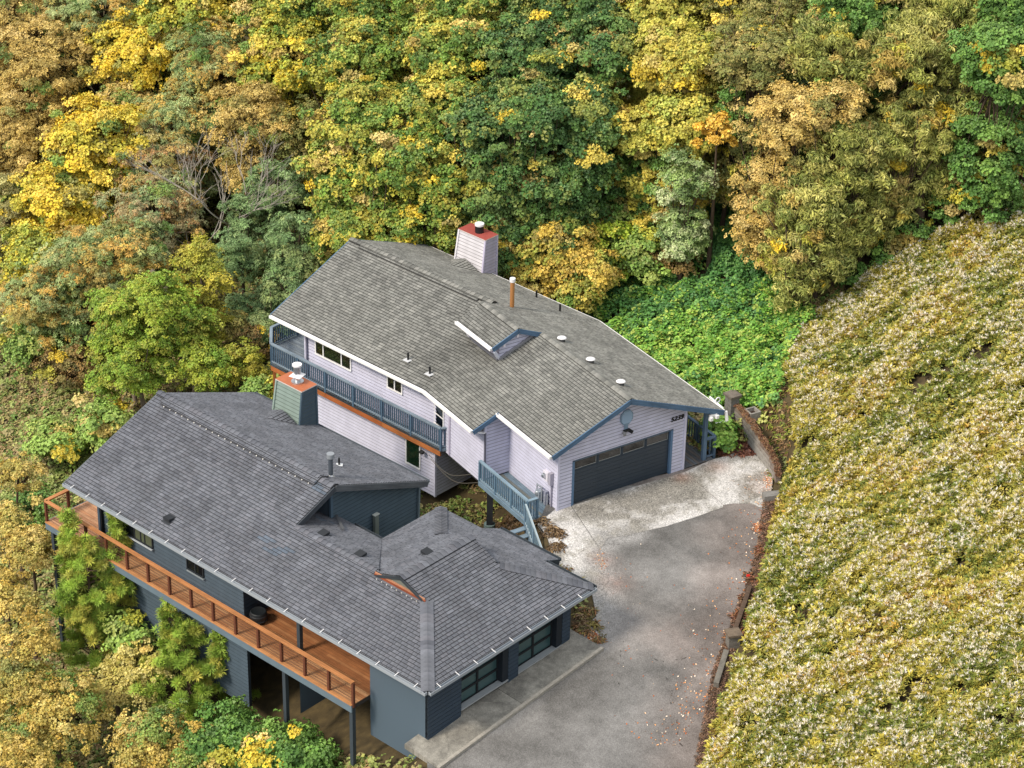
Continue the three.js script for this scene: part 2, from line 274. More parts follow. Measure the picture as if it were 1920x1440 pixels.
function shingleRoof(h, planes, tones, stain, patch = () => 0) {
  tabGeo = tabGeo || makeTab();
  const deck = new Buf(), rest = new Buf(), full = [], dark = C(0x2a2a2c);
  for (const { F, pts } of planes) {
    deck.plate(F, pts, () => 0, -0.13, dark, C(0x4a4a4c));
    const y0 = Math.min(...pts.map((p) => p[1])), y1 = Math.max(...pts.map((p) => p[1])); let k = 0;
    for (let a = Math.floor((F.o.y + y0 * F.y.y) / (ROW * F.y.y)) * ROW - F.o.y / F.y.y; a < y1 - 0.01; a += ROW, k++) { // courses line up by height across planes
      const s = clip(clip(pts, 0, -1, -a), 0, 1, a + ROW - 0.014); if (s.length < 3) continue;
      const lo = Math.min(...s.map((p) => p[0])), hi = Math.max(...s.map((p) => p[0]));
      for (let x = lo - rr(0, 0.3); x < hi;) {
        const w = rr(0.2, 0.36), t = clip(clip(s, -1, 0, -x), 1, 0, x + w - 0.013); const X = x; x += w;
        if (t.length < 3 || area(t) < 0.001) continue;
        const mid = F.o.clone().addScaledVector(F.x, X + w / 2).addScaledVector(F.y, a + ROW / 2), tone = Math.floor(rnd() * tones.length);
        const c = C(tones[tone]).lerp(C(tones[0]), 0.35).multiplyScalar(stain(mid) * rr(0.95, 1.05)).lerp(C(0x6c8094), patch(mid)), whole = area(t) > (w - 0.013) * (ROW - 0.014) * 0.985;
        full.push({ F, t, a, X, w: w - 0.013, c, tone, whole, far: mid.distanceTo(EYE) - 40 * F.n.dot(EYE.clone().sub(mid).normalize()) });
      }
    }
  }
  const roof = h.mesh('roof', deck, paint), mats = tones.map((t) => new THREE.MeshStandardMaterial({ vertexColors: true, color: C(t).lerp(C(tones[0]), 0.35), roughness: 0.95, map: metre(grit, 2.6) }));
  const pick = full.filter((f) => f.whole).sort((p, q) => p.far - q.far).slice(0, 300), chosen = new Set(pick), M = new THREE.Matrix4();
  for (const f of pick) {
    const m = new THREE.Mesh(tabGeo, mats[f.tone]), o = f.F.o.clone().addScaledVector(f.F.x, f.X).addScaledVector(f.F.y, f.a).sub(h.base); m.name = numbered('shingle');
    M.makeBasis(f.F.x.clone().multiplyScalar(f.w), f.F.y, f.F.n).setPosition(o); m.applyMatrix4(M); roof.add(m);
  }
  for (const f of full) if (!chosen.has(f)) rest.plate(f.F, f.t, (y) => 0.03 - 0.024 * (y - f.a) / ROW, 0, f.c, f.c.clone().multiplyScalar(0.13));
  const s = h.mesh('shingles', rest, shingleMat, roof); s.userData.kind = 'stuff';
  return roof;
}
function ridgeCaps(h, roof, p, q, tones, wide = 0.16, drop = 0.4, step = 0.24, lift = 0.03) {
  const d = q.clone().sub(p), L = d.length(); d.normalize(); const s = d.clone().cross(UP).normalize(), up = s.clone().cross(d).normalize();
  for (let t = 0; t < L; t += step) {
    const b = new Buf(), c = C(tones[Math.floor(rnd() * tones.length)]).multiplyScalar(rr(0.95, 1.12)), e = Math.min(t + step * 1.04, L), at = (x, k, y) => p.clone().addScaledVector(d, x).addScaledVector(s, k).addScaledVector(up, y + lift);
    for (const k of [-wide, wide]) { b.quad(at(t, 0, 0.02), at(e, 0, 0.035), at(e, k, 0.035 - wide * drop), at(t, k, 0.02 - wide * drop), c); b.quad(at(t, k, 0.02 - wide * drop), at(e, k, 0.035 - wide * drop), at(e, k, -wide * drop - lift), at(t, k, -wide * drop - lift), c.clone().multiplyScalar(0.35)); }
    b.quad(at(e, 0, 0.035), at(e, wide, 0.035 - wide * drop), at(e, wide, 0.01 - wide * drop), at(e, 0, 0.01), c.clone().multiplyScalar(0.25)); b.quad(at(e, 0, 0.035), at(e, -wide, 0.035 - wide * drop), at(e, -wide, 0.01 - wide * drop), at(e, 0, 0.01), c.clone().multiplyScalar(0.25));
    h.mesh('ridge_cap', b, shingleMat, roof);
  }
}
function gutter(h, p, q, col, n, wide = 0.11, name = 'gutter') { // an open trough along an eave, n pointing away from the wall
  const b = new Buf(), c = C(col), o = n.clone().multiplyScalar(0.02), W = n.clone().multiplyScalar(wide), d = q.clone().sub(p), y = (v) => V3(0, v, 0);
  b.box(p.clone().add(o).add(y(-0.13)), d, W, y(0.02), c); b.box(p.clone().add(o).add(W).add(y(-0.13)), d, n.clone().multiplyScalar(0.018), y(0.125), c); b.box(p.clone().add(o).add(y(-0.13)), d, n.clone().multiplyScalar(0.015), y(0.12), c);
  for (const e of [p, q]) b.box(e.clone().add(o).add(y(-0.13)), d.clone().normalize().multiplyScalar(e === p ? 0.015 : -0.015), W, y(0.12), c);
  return h.mesh(name, b, paint);
}
// a fence-like railing along points at floor level: rails merged as the railing, posts and balusters as its pieces
function railing(h, pts, hh, { rail, post, baluster, every = 0.125, postEvery = 1.5, cap = 0.13, postW = 0.09, rods = 0, name = 'railing', rodCol, mat = woodMat, low = 0.09 }) {
  const b = new Buf(), rc = C(rail), L = (p, y) => p.clone().add(V3(0, y, 0));
  for (let i = 0; i + 1 < pts.length; i++) {
    b.bar(L(pts[i], hh - 0.02), L(pts[i + 1], hh - 0.02), cap, 0.04, rc); b.bar(L(pts[i], hh - 0.075), L(pts[i + 1], hh - 0.075), 0.045, 0.07, rc);
    if (baluster) b.bar(L(pts[i], low), L(pts[i + 1], low), 0.045, 0.07, rc);
  }
  const r = h.mesh(name, b, mat);
  for (let i = 0; i + 1 < pts.length; i++) {
    const d = pts[i + 1].clone().sub(pts[i]), len = d.length(), dir = d.clone().normalize(), flat = V3(d.x, 0, d.z).normalize(), np = Math.max(1, Math.round(len / postEvery));
    for (let k = 0; k <= np; k++) if (k || !i) h.post('post', pts[i].clone().addScaledVector(d, k / np).add(V3(0, -0.1, 0)), hh + 0.06, postW, post, r, mat, flat);
    if (baluster) { const nb = Math.floor(len / every); for (let k = 1; k < nb; k++) { const p = pts[i].clone().addScaledVector(d, k / nb).add(V3(0, low, 0)); h.post('baluster', p, hh - 0.08 - low, 0.042, baluster, r, mat, flat); } }
    for (let k = 1; k <= rods; k++) h.bar('rail_cable', L(pts[i], k * (hh - 0.1) / (rods + 1)), L(pts[i + 1], k * (hh - 0.1) / (rods + 1)), 0.012, 0.012, rodCol, r);
  }
  return r;
}
// deck boards laid along `dir` over a convex plan polygon [U, V]
function deckBoards(h, fr, poly, H, alongU, tones, { w = 0.14, joist = 0x3a3430, thick = 0.2, name = 'deck' } = {}) {
  const F = alongU ? { o: fr.P(0, 0, H), x: fr.u, y: fr.v, n: UP } : { o: fr.P(0, 0, H), x: fr.v, y: fr.u, n: UP }, pts = poly.map(([U, V]) => (alongU ? [U, V] : [V, U]));
  const b = new Buf(); b.plate(F, pts, () => -0.03, -thick, C(joist)); const deck = h.mesh(name, b, paint);
  const lo = Math.min(...pts.map((p) => p[1])), hi = Math.max(...pts.map((p) => p[1]));
  for (let a = lo; a < hi - 0.02; a += w) {
    const s = clip(clip(pts, 0, -1, -a), 0, 1, a + w - 0.01); if (s.length < 3) continue;
    const x0 = Math.min(...s.map((p) => p[0])), x1 = Math.max(...s.map((p) => p[0]));
    for (let x = x0 - rr(0, 3); x < x1; x += 4.2) {
      const t = clip(clip(s, -1, 0, -x), 1, 0, x + 4.195); if (t.length < 3 || area(t) < 0.003) continue;
      const q = new Buf(), c = C(tones[Math.floor(rnd() * tones.length)]).multiplyScalar(rr(0.92, 1.08)); q.plate(F, t, () => 0, -0.029, c, c.clone().multiplyScalar(0.5)); h.mesh('deck_board', q, woodMat, deck);
    }
  }
  return deck;
}
function chimney(h, fr, A, B, base, hTop, hex, hex2, capHex, row, pipe) { // A: base [u0, u1, v0, v1], B: top; siding boards on every face
  const foot = [[A[0], A[2]], [A[1], A[2]], [A[1], A[3]], [A[0], A[3]]].map(([u, v]) => fr.P(u, v, base)), head = [[B[0], B[2]], [B[1], B[2]], [B[1], B[3]], [B[0], B[3]]].map(([u, v]) => fr.P(u, v, hTop));
  const core = new Buf(); for (let i = 0; i < 4; i++) core.quad(foot[i], foot[(i + 1) % 4], head[(i + 1) % 4], head[i], C(hex).multiplyScalar(0.4));  // darkened core paints the shadow lines between the boards
  const body = h.mesh('chimney', core, paint);
  for (let i = 0; i < 4; i++) {
    const a = foot[i], b = foot[(i + 1) % 4], c = head[(i + 1) % 4], d = head[i], n = b.clone().sub(a).cross(d.clone().sub(a)).normalize(), mid = a.clone().add(c).multiplyScalar(0.5), axis = foot[0].clone().add(foot[2]).multiplyScalar(0.5);
    if (n.dot(mid.clone().sub(axis).setY(0)) < 0) n.negate();
    const rows = Math.round((hTop - base) / row), face = i === 0 ? hex : hex2;  // light side painted in: first face in the lit tone, others shaded
    for (let k = 0; k < rows; k++) {
      const lo = k / rows, hi = (k + 1) / rows, q = new Buf(), col = C(face).multiplyScalar(rr(0.93, 1.05)), pt = (s, t, o) => a.clone().lerp(d, s).lerp(b.clone().lerp(c, s), t).addScaledVector(n, o);
      const up = hi - 0.032 / (hTop - base); q.quad(pt(lo, 0, 0.022), pt(lo, 1, 0.022), pt(up, 1, 0.006), pt(up, 0, 0.006), col); q.quad(pt(lo, 0, 0), pt(lo, 1, 0), pt(lo, 1, 0.022), pt(lo, 0, 0.022), col.clone().multiplyScalar(0.5));
      h.mesh('siding_board', q, sidingMat, body);
    }
    const e = new Buf(); e.bar(a.clone().addScaledVector(n, 0.02), d.clone().addScaledVector(n, 0.02), 0.08, 0.08, C(face), n); h.mesh('corner_board', e, paint, body);
  }
  const cp = new Buf(), g = 0.05, hd = [[B[0] - g, B[2] - g], [B[1] + g, B[2] - g], [B[1] + g, B[3] + g], [B[0] - g, B[3] + g]].map(([u, v]) => fr.P(u, v, hTop)), tp = hd.map((p) => p.clone().add(V3(0, 0.05, 0)));
  for (let i = 0; i < 4; i++) cp.quad(hd[i], hd[(i + 1) % 4], tp[(i + 1) % 4], tp[i], C(0xe8ded8)); cp.quad(...tp, C(capHex)); cp.quad(...hd, C(capHex));
  h.mesh('chimney_cap', cp, new THREE.MeshStandardMaterial({ vertexColors: true, roughness: 0.55, map: metre(weather, 1) }), body);
  pipe(body, fr.P((B[0] + B[1]) / 2 + 0.08, (B[2] + B[3]) / 2, hTop + 0.05));
  return body;
}
const steel = new THREE.MeshStandardMaterial({ color: 0xc8ccd0, roughness: 0.35, metalness: 0.9 }), blackM = std(0x16171a, 0.6), whiteM = std(0xe9e9ec, 0.6), copper = std(0xb9824e, 0.5, { metalness: 0.2 });

function meet(fa, va, fb, vb) { // plan point where V = va in fa crosses V = vb in fb
  const a = fa.P(0, va, 0), b = fb.P(0, vb, 0), d = b.clone().sub(a), den = fa.u.x * fb.u.z - fa.u.z * fb.u.x, t = (d.x * fb.u.z - d.z * fb.u.x) / den;
  return a.addScaledVector(fa.u, t);
}
const LILAC = 0xdddef4, TRIM = 0x5f83a8, RAILBLUE = 0x7f9cb8, SLATE = 0x46586a;
// ================================================================ the lilac house
{
  const h = new House('house', V3(0, 0, 0), 'lilac clapboard house with brown-grey shingle roof, blue trim and two-car garage door');
  const tones = [0x9fa09a, 0x90918b, 0xacaca5, 0x83847f, 0x999a93, 0xa4a49e];
  const hG = (U, V) => 4.493 - 0.402 * Math.abs(V - 3.03), hR = (U, V) => 4.493 - 0.402 * Math.abs(V - 4.86), hD = (U, V) => 5.0 - 0.43 * Math.abs(V - 1.855);
  const bl = meet(G, -1.83, R, 0), rb = meet(G, 3.03, R, 4.86), br = meet(G, 7.74, R, 9.57), g = (p) => G.inv(p), r = (p) => R.inv(p);
  const stain = (p) => { const a = fbm(p.x * 0.45 + 3, p.z * 0.45, 3), b = fbm(p.x * 2.2, p.z * 2.2 + 5, 2), m = Math.exp(-((p.x + 4.6) ** 2 + (p.z + 6.2) ** 2) / 3.2); return (0.86 + 0.2 * a + 0.16 * b) * (1 - 0.24 * m * (0.4 + b)); };
  const roof = shingleRoof(h, [
    roofPlane(G, [[-3.47, 3.03], [-3.47, -0.648], [0.495, -0.648], [0.495, 3.03]], hG),
    roofPlane(G, [[-3.47, 3.03], [-3.47, -1.83], g(bl), g(rb)], hG),
    roofPlane(G, [[0.495, 3.03], [0.495, 7.74], g(br), g(rb)], hG),
    roofPlane(R, [[-9.44, 0], r(bl), r(rb), [-9.44, 4.86]], hR),
    roofPlane(R, [[-9.44, 4.86], r(rb), r(br), [-9.44, 9.57]], hR),
    roofPlane(R, [[-8.7, 4.6], [-1.45, 4.6], [-1.45, 4.86], [-8.7, 4.86]], (U, V) => hR(U, V) + 0.075),
    roofPlane(R, [[-8.7, 4.86], [-0.75, 4.86], [-0.75, 5.14], [-8.7, 5.14]], (U, V) => hR(U, V) + 0.075),
    roofPlane(G, [[-8.73, 0.62], [-5.945, 0.62], [-5.945, 1.855], [-8.73, 1.855]], hD),
    roofPlane(G, [[-8.73, 1.855], [-5.945, 1.855], [-5.945, 3.05], [-8.73, 3.05]], hD),
    roofPlane(R, [[-6.25, 8.0], [-6.25, 8.9], [-7.13, 8.9]], (U) => 3.25 - 0.4 * Math.abs(U + 6.25)), roofPlane(R, [[-6.25, 8.0], [-5.36, 8.9], [-6.25, 8.9]], (U) => 3.25 - 0.4 * Math.abs(U + 6.25)),
  ], tones, stain);
  ridgeCaps(h, roof, G.P(0.5, 3.03, 4.493), G.P(-5.9, 3.03, 4.493), tones);
  ridgeCaps(h, roof, R.P(-9.45, 4.86, 4.565), R.P(-0.7, 4.86, 4.565), tones, 0.15);
  ridgeCaps(h, roof, G.P(-5.94, 1.855, 5.0), G.P(-8.75, 1.855, 5.0), tones);
  { const a = rb.clone().setY(4.48), b = br.clone().setY(2.6); ridgeCaps(h, roof, b, a, tones, 0.1, 0.3, 0.24, 0.01); }
  // gutters and rake boards
  const nv = G.v.clone().negate(), nr = R.v.clone().negate(), WG = 0xf2f2f2;
  gutter(h, G.P(-3.47, -0.648, hG(0, -0.648)), G.P(0.495, -0.648, hG(0, -0.648)), WG, nv);
  gutter(h, bl.clone().setY(2.539), G.P(-3.47, -1.83, 2.539), WG, nv); gutter(h, R.P(-9.44, 0, 2.539), bl.clone().setY(2.539), WG, nr);
  gutter(h, G.P(0.495, 7.74, 2.6), br.clone().setY(2.6), WG, G.v, 0.05); gutter(h, br.clone().setY(2.6), R.P(-9.44, 9.57, 2.6), WG, R.v, 0.05);
  const rake = (p, q, col, hh = 0.22, w = 0.045) => { const b = new Buf(); b.bar(p, q, w, hh, C(col)); h.mesh('fascia_board', b, woodMat); };
  const dn = (p, o = -0.1) => p.add(V3(0, o, 0));
  rake(dn(G.P(0.52, 3.03, 4.493)), dn(G.P(0.52, -0.66, hG(0, -0.66))), TRIM); rake(dn(G.P(0.52, 3.03, 4.493)), dn(G.P(0.52, 7.76, hG(0, 7.76))), TRIM);
  rake(dn(G.P(-3.44, -0.62, hG(0, -0.62))), dn(G.P(-3.44, -1.86, hG(0, -1.86))), TRIM, 0.2);
  rake(dn(R.P(-9.47, 4.86, 4.493)), dn(R.P(-9.47, 0, 2.539)), TRIM); rake(dn(R.P(-9.47, 4.86, 4.493)), dn(R.P(-9.47, 9.57, 2.6)), TRIM);
  rake(dn(G.P(-5.92, 1.855, 5.0), -0.08), dn(G.P(-5.92, 0.6, hD(0, 0.6)), -0.08), TRIM, 0.2); rake(dn(G.P(-5.92, 1.855, 5.0), -0.08), dn(G.P(-5.92, 3.07, hD(0, 3.07)), -0.08), TRIM, 0.2);
  gutter(h, G.P(-8.73, 0.62, hD(0, 0.62)), G.P(-5.945, 0.62, hD(0, 0.62)), WG, nv);
  // walls
  const FRONT = wallF(G, 'U', 0, 1), GL = wallF(G, 'V', 0, -1), RE = wallF(G, 'U', -3.6, 1), WI = wallF(G, 'V', -1.2, -1), RU = wallF(R, 'V', 0.6, -1), LE = wallF(R, 'U', 0.03, 1), ROWS = 0.158;
  const tW = (V) => hG(0, V) - 0.13;
  siding(h, FRONT, [[[0, 0], [0.648, 0], [0.648, 2.13], [0, 2.13]], [[5.604, 0], [6.212, 0], [6.212, 2.13], [5.604, 2.13]], [[0, 2.13], [6.212, 2.13], [6.212, tW(6.212)], [3.03, tW(3.03)], [0, tW(0)]]], ROWS, LILAC, { y0: 0 });
  siding(h, GL, [[[-3.6, -0.12], [0, -0.12], [0, tW(0)], [-3.6, tW(0)]]], ROWS, LILAC);
  siding(h, RE, [[[-1.2, -0.02], [0, -0.02], [0, tW(0)], [-1.2, tW(-1.2)]]], ROWS, LILAC);
  const bw = meet(G, -1.2, R, 0.6), bU = g(bw)[0], bR = r(bw)[0];
  siding(h, WI, [[[bU, -0.32], [-3.6, -0.32], [-3.6, 2.66], [bU, 2.66]]], ROWS, LILAC);
  siding(h, RU, [[[-7.9, -0.3], [bR, -0.3], [bR, 2.66], [-7.9, 2.66]]], ROWS, LILAC);
  siding(h, RU, [[[-7.9, -2.93], [0.03, -2.93], [0.03, -0.34], [-7.9, -0.34]]], ROWS, LILAC);
  siding(h, LE, [[[0.6, -2.93], [7, -2.93], [7, -0.34], [0.6, -0.34]]], ROWS, LILAC);
  { // walls turned away from the driveway, and the floors
    const b = new Buf(), c = C(LILAC), Q = (f, U0, V0, U1, V1, lo, hi) => { const p = f.P(U0, V0, lo), q = f.P(U1, V1, lo); b.quad(p, q, q.clone().setY(hi), p.clone().setY(hi), c); };
    Q(G, 0, 6.212, -8.6, 6.212, -0.3, 3.0); Q(R, -7.9, 0.6, -7.9, 8.97, -2.9, 2.66); Q(R, -7.9, 8.97, 0.5, 8.97, -2.9, 2.66); Q(R, 0.03, 7, 0.03, 8.97, -2.9, -0.3);
    h.mesh('wall', b, paint);
    const f = new Buf(), d = C(0x3c3f45); const pl = [G.P(-0.02, 0.02, -0.13), G.P(-0.02, 6.2, -0.13), G.P(-8, 6.2, -0.13), bw.clone().setY(-0.13), G.P(-3.6, -1.18, -0.13), G.P(-3.6, 0.02, -0.13)];
    for (const y of [0, -0.19]) for (let i = 1; i + 1 < pl.length; i++) f.tri(pl[0].clone().add(V3(0, y, 0)), pl[i].clone().add(V3(0, y, 0)), pl[i + 1].clone().add(V3(0, y, 0)), d);
    for (let i = 0; i < pl.length; i++) { const a = pl[i], e = pl[(i + 1) % pl.length]; f.quad(a, e, e.clone().add(V3(0, -0.19, 0)), a.clone().add(V3(0, -0.19, 0)), d); }
    h.mesh('floor', f, paint);
    const k = new Buf(), cc = C(0x6b6a66); k.box(G.P(-0.15, 0.1, -3.4), G.u.clone().multiplyScalar(-0.25), V3(0, 3.2, 0), G.v.clone().multiplyScalar(6), cc); h.mesh('foundation', k, paint);
  }
  const corner = (p, h0, h1, w = 0.1, col = LILAC) => h.post('corner_board', p.clone().setY(h0), h1 - h0, w, C(col).multiplyScalar(1.05), h.g, sidingMat, G.u);
  corner(G.P(-0.01, -0.01, 0), -0.02, tW(0)); corner(G.P(0.0, 6.2, 0), 0, tW(6.2)); corner(G.P(-3.6, -1.2, 0), -0.34, 2.6, 0.11); corner(R.P(0.03, 0.6, 0), -2.95, -0.34, 0.09); corner(R.P(-7.9, 0.6, 0), -0.1, 2.6, 0.12);
  h.bar('downspout', G.P(-3.52, -1.24, -0.3), G.P(-3.52, -1.24, 2.2), 0.07, 0.07, 0x6a6a78, h.g, paint, G.u);
  h.bar('downspout', G.P(-3.52, -1.24, 2.2), G.P(-3.5, -1.85, 2.44), 0.06, 0.06, 0xe8e8ea); h.bar('downspout', R.P(-7.78, 0.52, -0.1), R.P(-7.78, 0.52, 2.5), 0.07, 0.07, 0x77778a, h.g, paint, R.u);
  // windows
  windowPart(h, RU, -7.2, -5.05, 1.27, 2.16, [-6.74, -5.6], 0xf4f4f4); windowPart(h, RU, -2.74, -1.93, 1.36, 2.1, [-2.34], 0xf4f4f4); windowPart(h, RU, -1.63, -0.86, -1.9, -0.72, [], 0xf4f4f4, { panes: [new THREE.MeshPhysicalMaterial({ color: 0x06281c, roughness: 0.08 })] });
  windowPart(h, WI, -7.44, -6.78, 0.72, 1.95, [], 0xf4f4f4, { cross: [[-7.44, -6.78, 1.2]], w: 0.055 });
  for (const U of [-7.72, -6.3]) h.bar('trim_board', WI.o.clone().addScaledVector(G.u, U).addScaledVector(WI.n, 0.04).setY(-0.3), WI.o.clone().addScaledVector(G.u, U).addScaledVector(WI.n, 0.04).setY(2.55), 0.1, 0.03, 0xcac4dc, h.g, sidingMat, WI.n);
  // garage door: opening 0.648 to 5.604, recessed between blue jambs
  {
    const b = new Buf(), jc = C(0x5a7898); for (const V of [0.648, 5.49]) b.box(G.P(0.02, V, 0), G.u.clone().multiplyScalar(-0.2), G.v.clone().multiplyScalar(0.114), V3(0, 2.13, 0), jc); b.box(G.P(0.02, 0.648, 2.06), G.u.clone().multiplyScalar(-0.2), G.v.clone().multiplyScalar(4.956), V3(0, 0.07, 0), C(0x50606f));
    b.box(G.P(-0.13, 0.7, 0), G.u.clone().multiplyScalar(-0.03), G.v.clone().multiplyScalar(4.85), V3(0, 2.1, 0), C(0x202a34));
    const door = h.mesh('garage_door', b, paint); const x0 = 0.765, w = (5.487 - x0) / 4, dm = std(0x303c48, 0.5);
    for (let j = 0; j < 4; j++) for (let i = 0; i < 4; i++) {
      const V = x0 + i * w, y = 0.01 + j * 0.513, q = new Buf();
      const F = { o: G.P(-0.13, 0, 0), x: G.v, y: UP, n: G.u };
      if (j < 3) {
        for (const [yy, hh] of [[0, 0.17], [0.17, 0.17], [0.34, 0.17]]) q.plate(F, [[V, y + yy], [V + w - 0.006, y + yy], [V + w - 0.006, y + yy + hh - 0.008], [V, y + yy + hh - 0.008]], () => 0.035, 0, C(0x303c48).multiplyScalar(rr(0.95, 1.05)));
        h.mesh('door_panel', q, std(0xffffff, 0.45, { vertexColors: true }), door);
      } else {
        const c = C(0x303c48), e = [[V, y, w - 0.006, 0.08], [V, y + 0.43, w - 0.006, 0.075], [V, y + 0.08, 0.07, 0.35], [V + w - 0.076, y + 0.08, 0.07, 0.35]];
        for (const [a, d, ww, hh] of e) q.plate(F, [[a, d], [a + ww, d], [a + ww, d + hh], [a, d + hh]], () => 0.035, 0, c);
        for (const [a, d, ww, hh] of [[V + 0.07, y + 0.08, w - 0.146, 0.016], [V + w - 0.09, y + 0.08, 0.014, 0.35]]) q.plate(F, [[a, d], [a + ww, d], [a + ww, d + hh], [a, d + hh]], () => 0.042, 0, C(0x9a9c98));
        const p = h.mesh('door_panel', q, paint, door), gl = new Buf(); gl.plate(F, [[V + 0.07, y + 0.08], [V + w - 0.076, y + 0.08], [V + w - 0.076, y + 0.43], [V + 0.07, y + 0.43]], () => 0.02, 0, WHITE); h.mesh('pane', gl, glassMat, door);
      }
    }
  }
  // octagonal vent with its lamp, house number
  {
    const oc = [], c = [3.19, 3.4], b = new Buf(), F = FRONT, col = C(0x7f97ad); for (let k = 0; k < 8; k++) oc.push([c[0] + 0.33 * Math.cos((k + 0.5) * Math.PI / 4), c[1] + 0.37 * Math.sin((k + 0.5) * Math.PI / 4)]);
    b.plate(F, oc, () => 0.06, 0, col); b.plate(F, [[c[0] - 0.09, 2.85], [c[0] + 0.09, 2.85], [c[0] + 0.09, 3.08], [c[0] - 0.09, 3.08]], () => 0.05, 0, col);
    const v = h.mesh('gable_vent', b, paint);
    for (let k = 0; k < 7; k++) { const y = c[1] - 0.24 + k * 0.075, hw = 0.25 - 0.07 * Math.max(0, Math.abs(y - c[1] + 0.03) - 0.12) / 0.1, q = new Buf(), P = (x, yy, t) => F.o.clone().addScaledVector(F.x, x).addScaledVector(UP, yy).addScaledVector(F.n, t); q.quad(P(c[0] - hw, y, 0.1), P(c[0] + hw, y, 0.1), P(c[0] + hw, y + 0.055, 0.065), P(c[0] - hw, y + 0.055, 0.065), C(0x9db6cc)); h.mesh('louvre', q, paint, v); }
    const m = new Buf(), P = (x, y, t) => F.o.clone().addScaledVector(F.x, x).addScaledVector(UP, y).addScaledVector(F.n, t);
    m.bar(P(3.05, 2.82, 0.1), P(3.33, 2.84, 0.1), 0.12, 0.06, C(0x222222)); m.bar(P(3.07, 2.78, 0.08), P(3.0, 2.72, 0.24), 0.11, 0.1, C(0x8d8d8d)); m.bar(P(3.3, 2.8, 0.08), P(3.38, 2.74, 0.24), 0.11, 0.1, C(0x1c1c1c)); h.mesh('flood_light', m, paint);
    const w = new Buf(), Q = (p, a, bb, cc) => w.box(p, G.u.clone().multiplyScalar(a), V3(0, bb, 0), G.v.clone().multiplyScalar(cc), C(0xf0f0f0)); Q(G.P(0.45, 7.05, 2.48), 0.1, 0.1, 0.34); Q(G.P(0.5, 7.0, 2.35), 0.14, 0.14, 0.14); Q(G.P(0.5, 7.3, 2.38), 0.14, 0.14, 0.14); h.mesh('flood_light', w, paint);
    const n = new Buf(); n.bar(G.P(0.5, 7.88, 2.52), G.P(0.58, 7.9, 2.1), 0.1, 0.1, C(0xf0f0f0), G.u); n.bar(G.P(0.35, 7.84, 2.58), G.P(-0.6, 7.86, 2.66), 0.06, 0.06, C(0xf0f0f0)); h.mesh('downspout', n, paint);
    const loop = new THREE.TorusGeometry(0.11, 0.025, 8, 18); loop.rotateY(0.6); const lp = G.P(-0.1, 7.9, 2.75); loop.translate(lp.x, lp.y, lp.z); h.geo('cable_loop', loop, whiteM);
    for (const V of [3.03, 0.1]) h.bar('beam_end', G.P(0.02, V, tW(V) - 0.12), G.P(0.46, V, tW(V) - 0.12), 0.1, 0.16, 0xe6e2ee);
  }
  {
    const { FontLoader } = await import('three/addons/loaders/FontLoader.js'), { TextGeometry } = await import('three/addons/geometries/TextGeometry.js');
    const font = await new FontLoader().loadAsync('fonts/droid/droid_sans_bold.typeface.json');
    const parts = []; [...'5239'].forEach((ch, i) => { const t = new TextGeometry(ch, { font, size: 0.2, depth: 0.03, curveSegments: 4 }); t.applyMatrix4(new THREE.Matrix4().makeShear(0, 0, 0.22, 0, 0, 0)); t.translate(i * 0.165, 0, 0); parts.push(t); });
    const t = mergeGeometries(parts), m = new THREE.Matrix4().makeBasis(G.v, UP, G.u).setPosition(G.P(0.03, 5.42, 2.5)); t.applyMatrix4(m); h.geo('house_number', t, blackM);
  }
  // dormer
  siding(h, wallF(G, 'U', -6.15, 1), [[[1.05, 3.68], [3.0, 4.46], [3.0, 4.5], [1.855, 4.9], [1.05, 4.58]]], 0.158, LILAC); siding(h, wallF(G, 'V', 1.05, -1), [[[-8.6, 3.55], [-6.15, 3.55], [-6.15, 4.5], [-8.6, 4.5]]], 0.158, 0xbdb8cc);
  h.bar('flashing', G.P(-6.1, 1.0, 3.74), G.P(-6.1, 2.75, 4.44), 0.1, 0.12, 0x8d8d92); h.bar('flashing', G.P(-8.3, 0.99, 3.72), G.P(-6.1, 0.99, 3.74), 0.1, 0.1, 0x5c5e66);
  for (const V of [1.855, 1.2]) h.bar('beam_end', G.P(-6.12, V, hD(0, V) - 0.27), G.P(-5.97, V, hD(0, V) - 0.27), 0.1, 0.24, 0xe8e4ee);
  h.bar('bracket', G.P(-6.14, 1.04, 3.76), G.P(-5.98, 0.7, 4.25), 0.1, 0.12, 0xd8dcea); h.bar('bracket', G.P(-8.4, 1.02, 3.72), G.P(-8.4, 0.72, 4.3), 0.08, 0.16, 0xd8d8e4, h.g, paint, G.u);
  // chimney and pipes
  chimney(h, R, [-7.13, -5.32, 8.85, 9.95], [-6.85, -5.25, 9.14, 9.9], 1.0, 4.42, 0xe4e2e8, 0xc4bfd8, 0xb0564e, 0.165, (body, p) => { h.pipe('flue', p, 0.34, 0.2, blackM, body); h.pipe('flue_cap', p.clone().add(V3(0, 0.34, 0)), 0.09, 0.215, whiteM, body); });
  { const p = R.P(-0.28, 5.56, 4.15); h.pipe('flue', p, 1.3, 0.095, copper); h.pipe('flue_cap', p.clone().add(V3(0, 1.3, 0)), 0.16, 0.125, whiteM); h.pipe('flashing', p, 0.1, 0.19, std(0x8a8a86), h.g, 0.1); }
  for (const [U, V, f] of [[-1.85, 8.87, 0], [0.06, 8.29, 0], [-1.82, 0.84, 1], [-0.4, 0.7, 1]]) { const p = R.P(U, V, hR(U, V)); h.pipe('vent_pipe', p, 0.36, 0.045, blackM); if (f) h.bar('flashing', R.P(U - 0.16, V - 0.03, hR(U, V - 0.03) + 0.05), R.P(U + 0.16, V - 0.03, hR(U, V - 0.03) + 0.05), 0.3, 0.02, 0xc8cacc); }
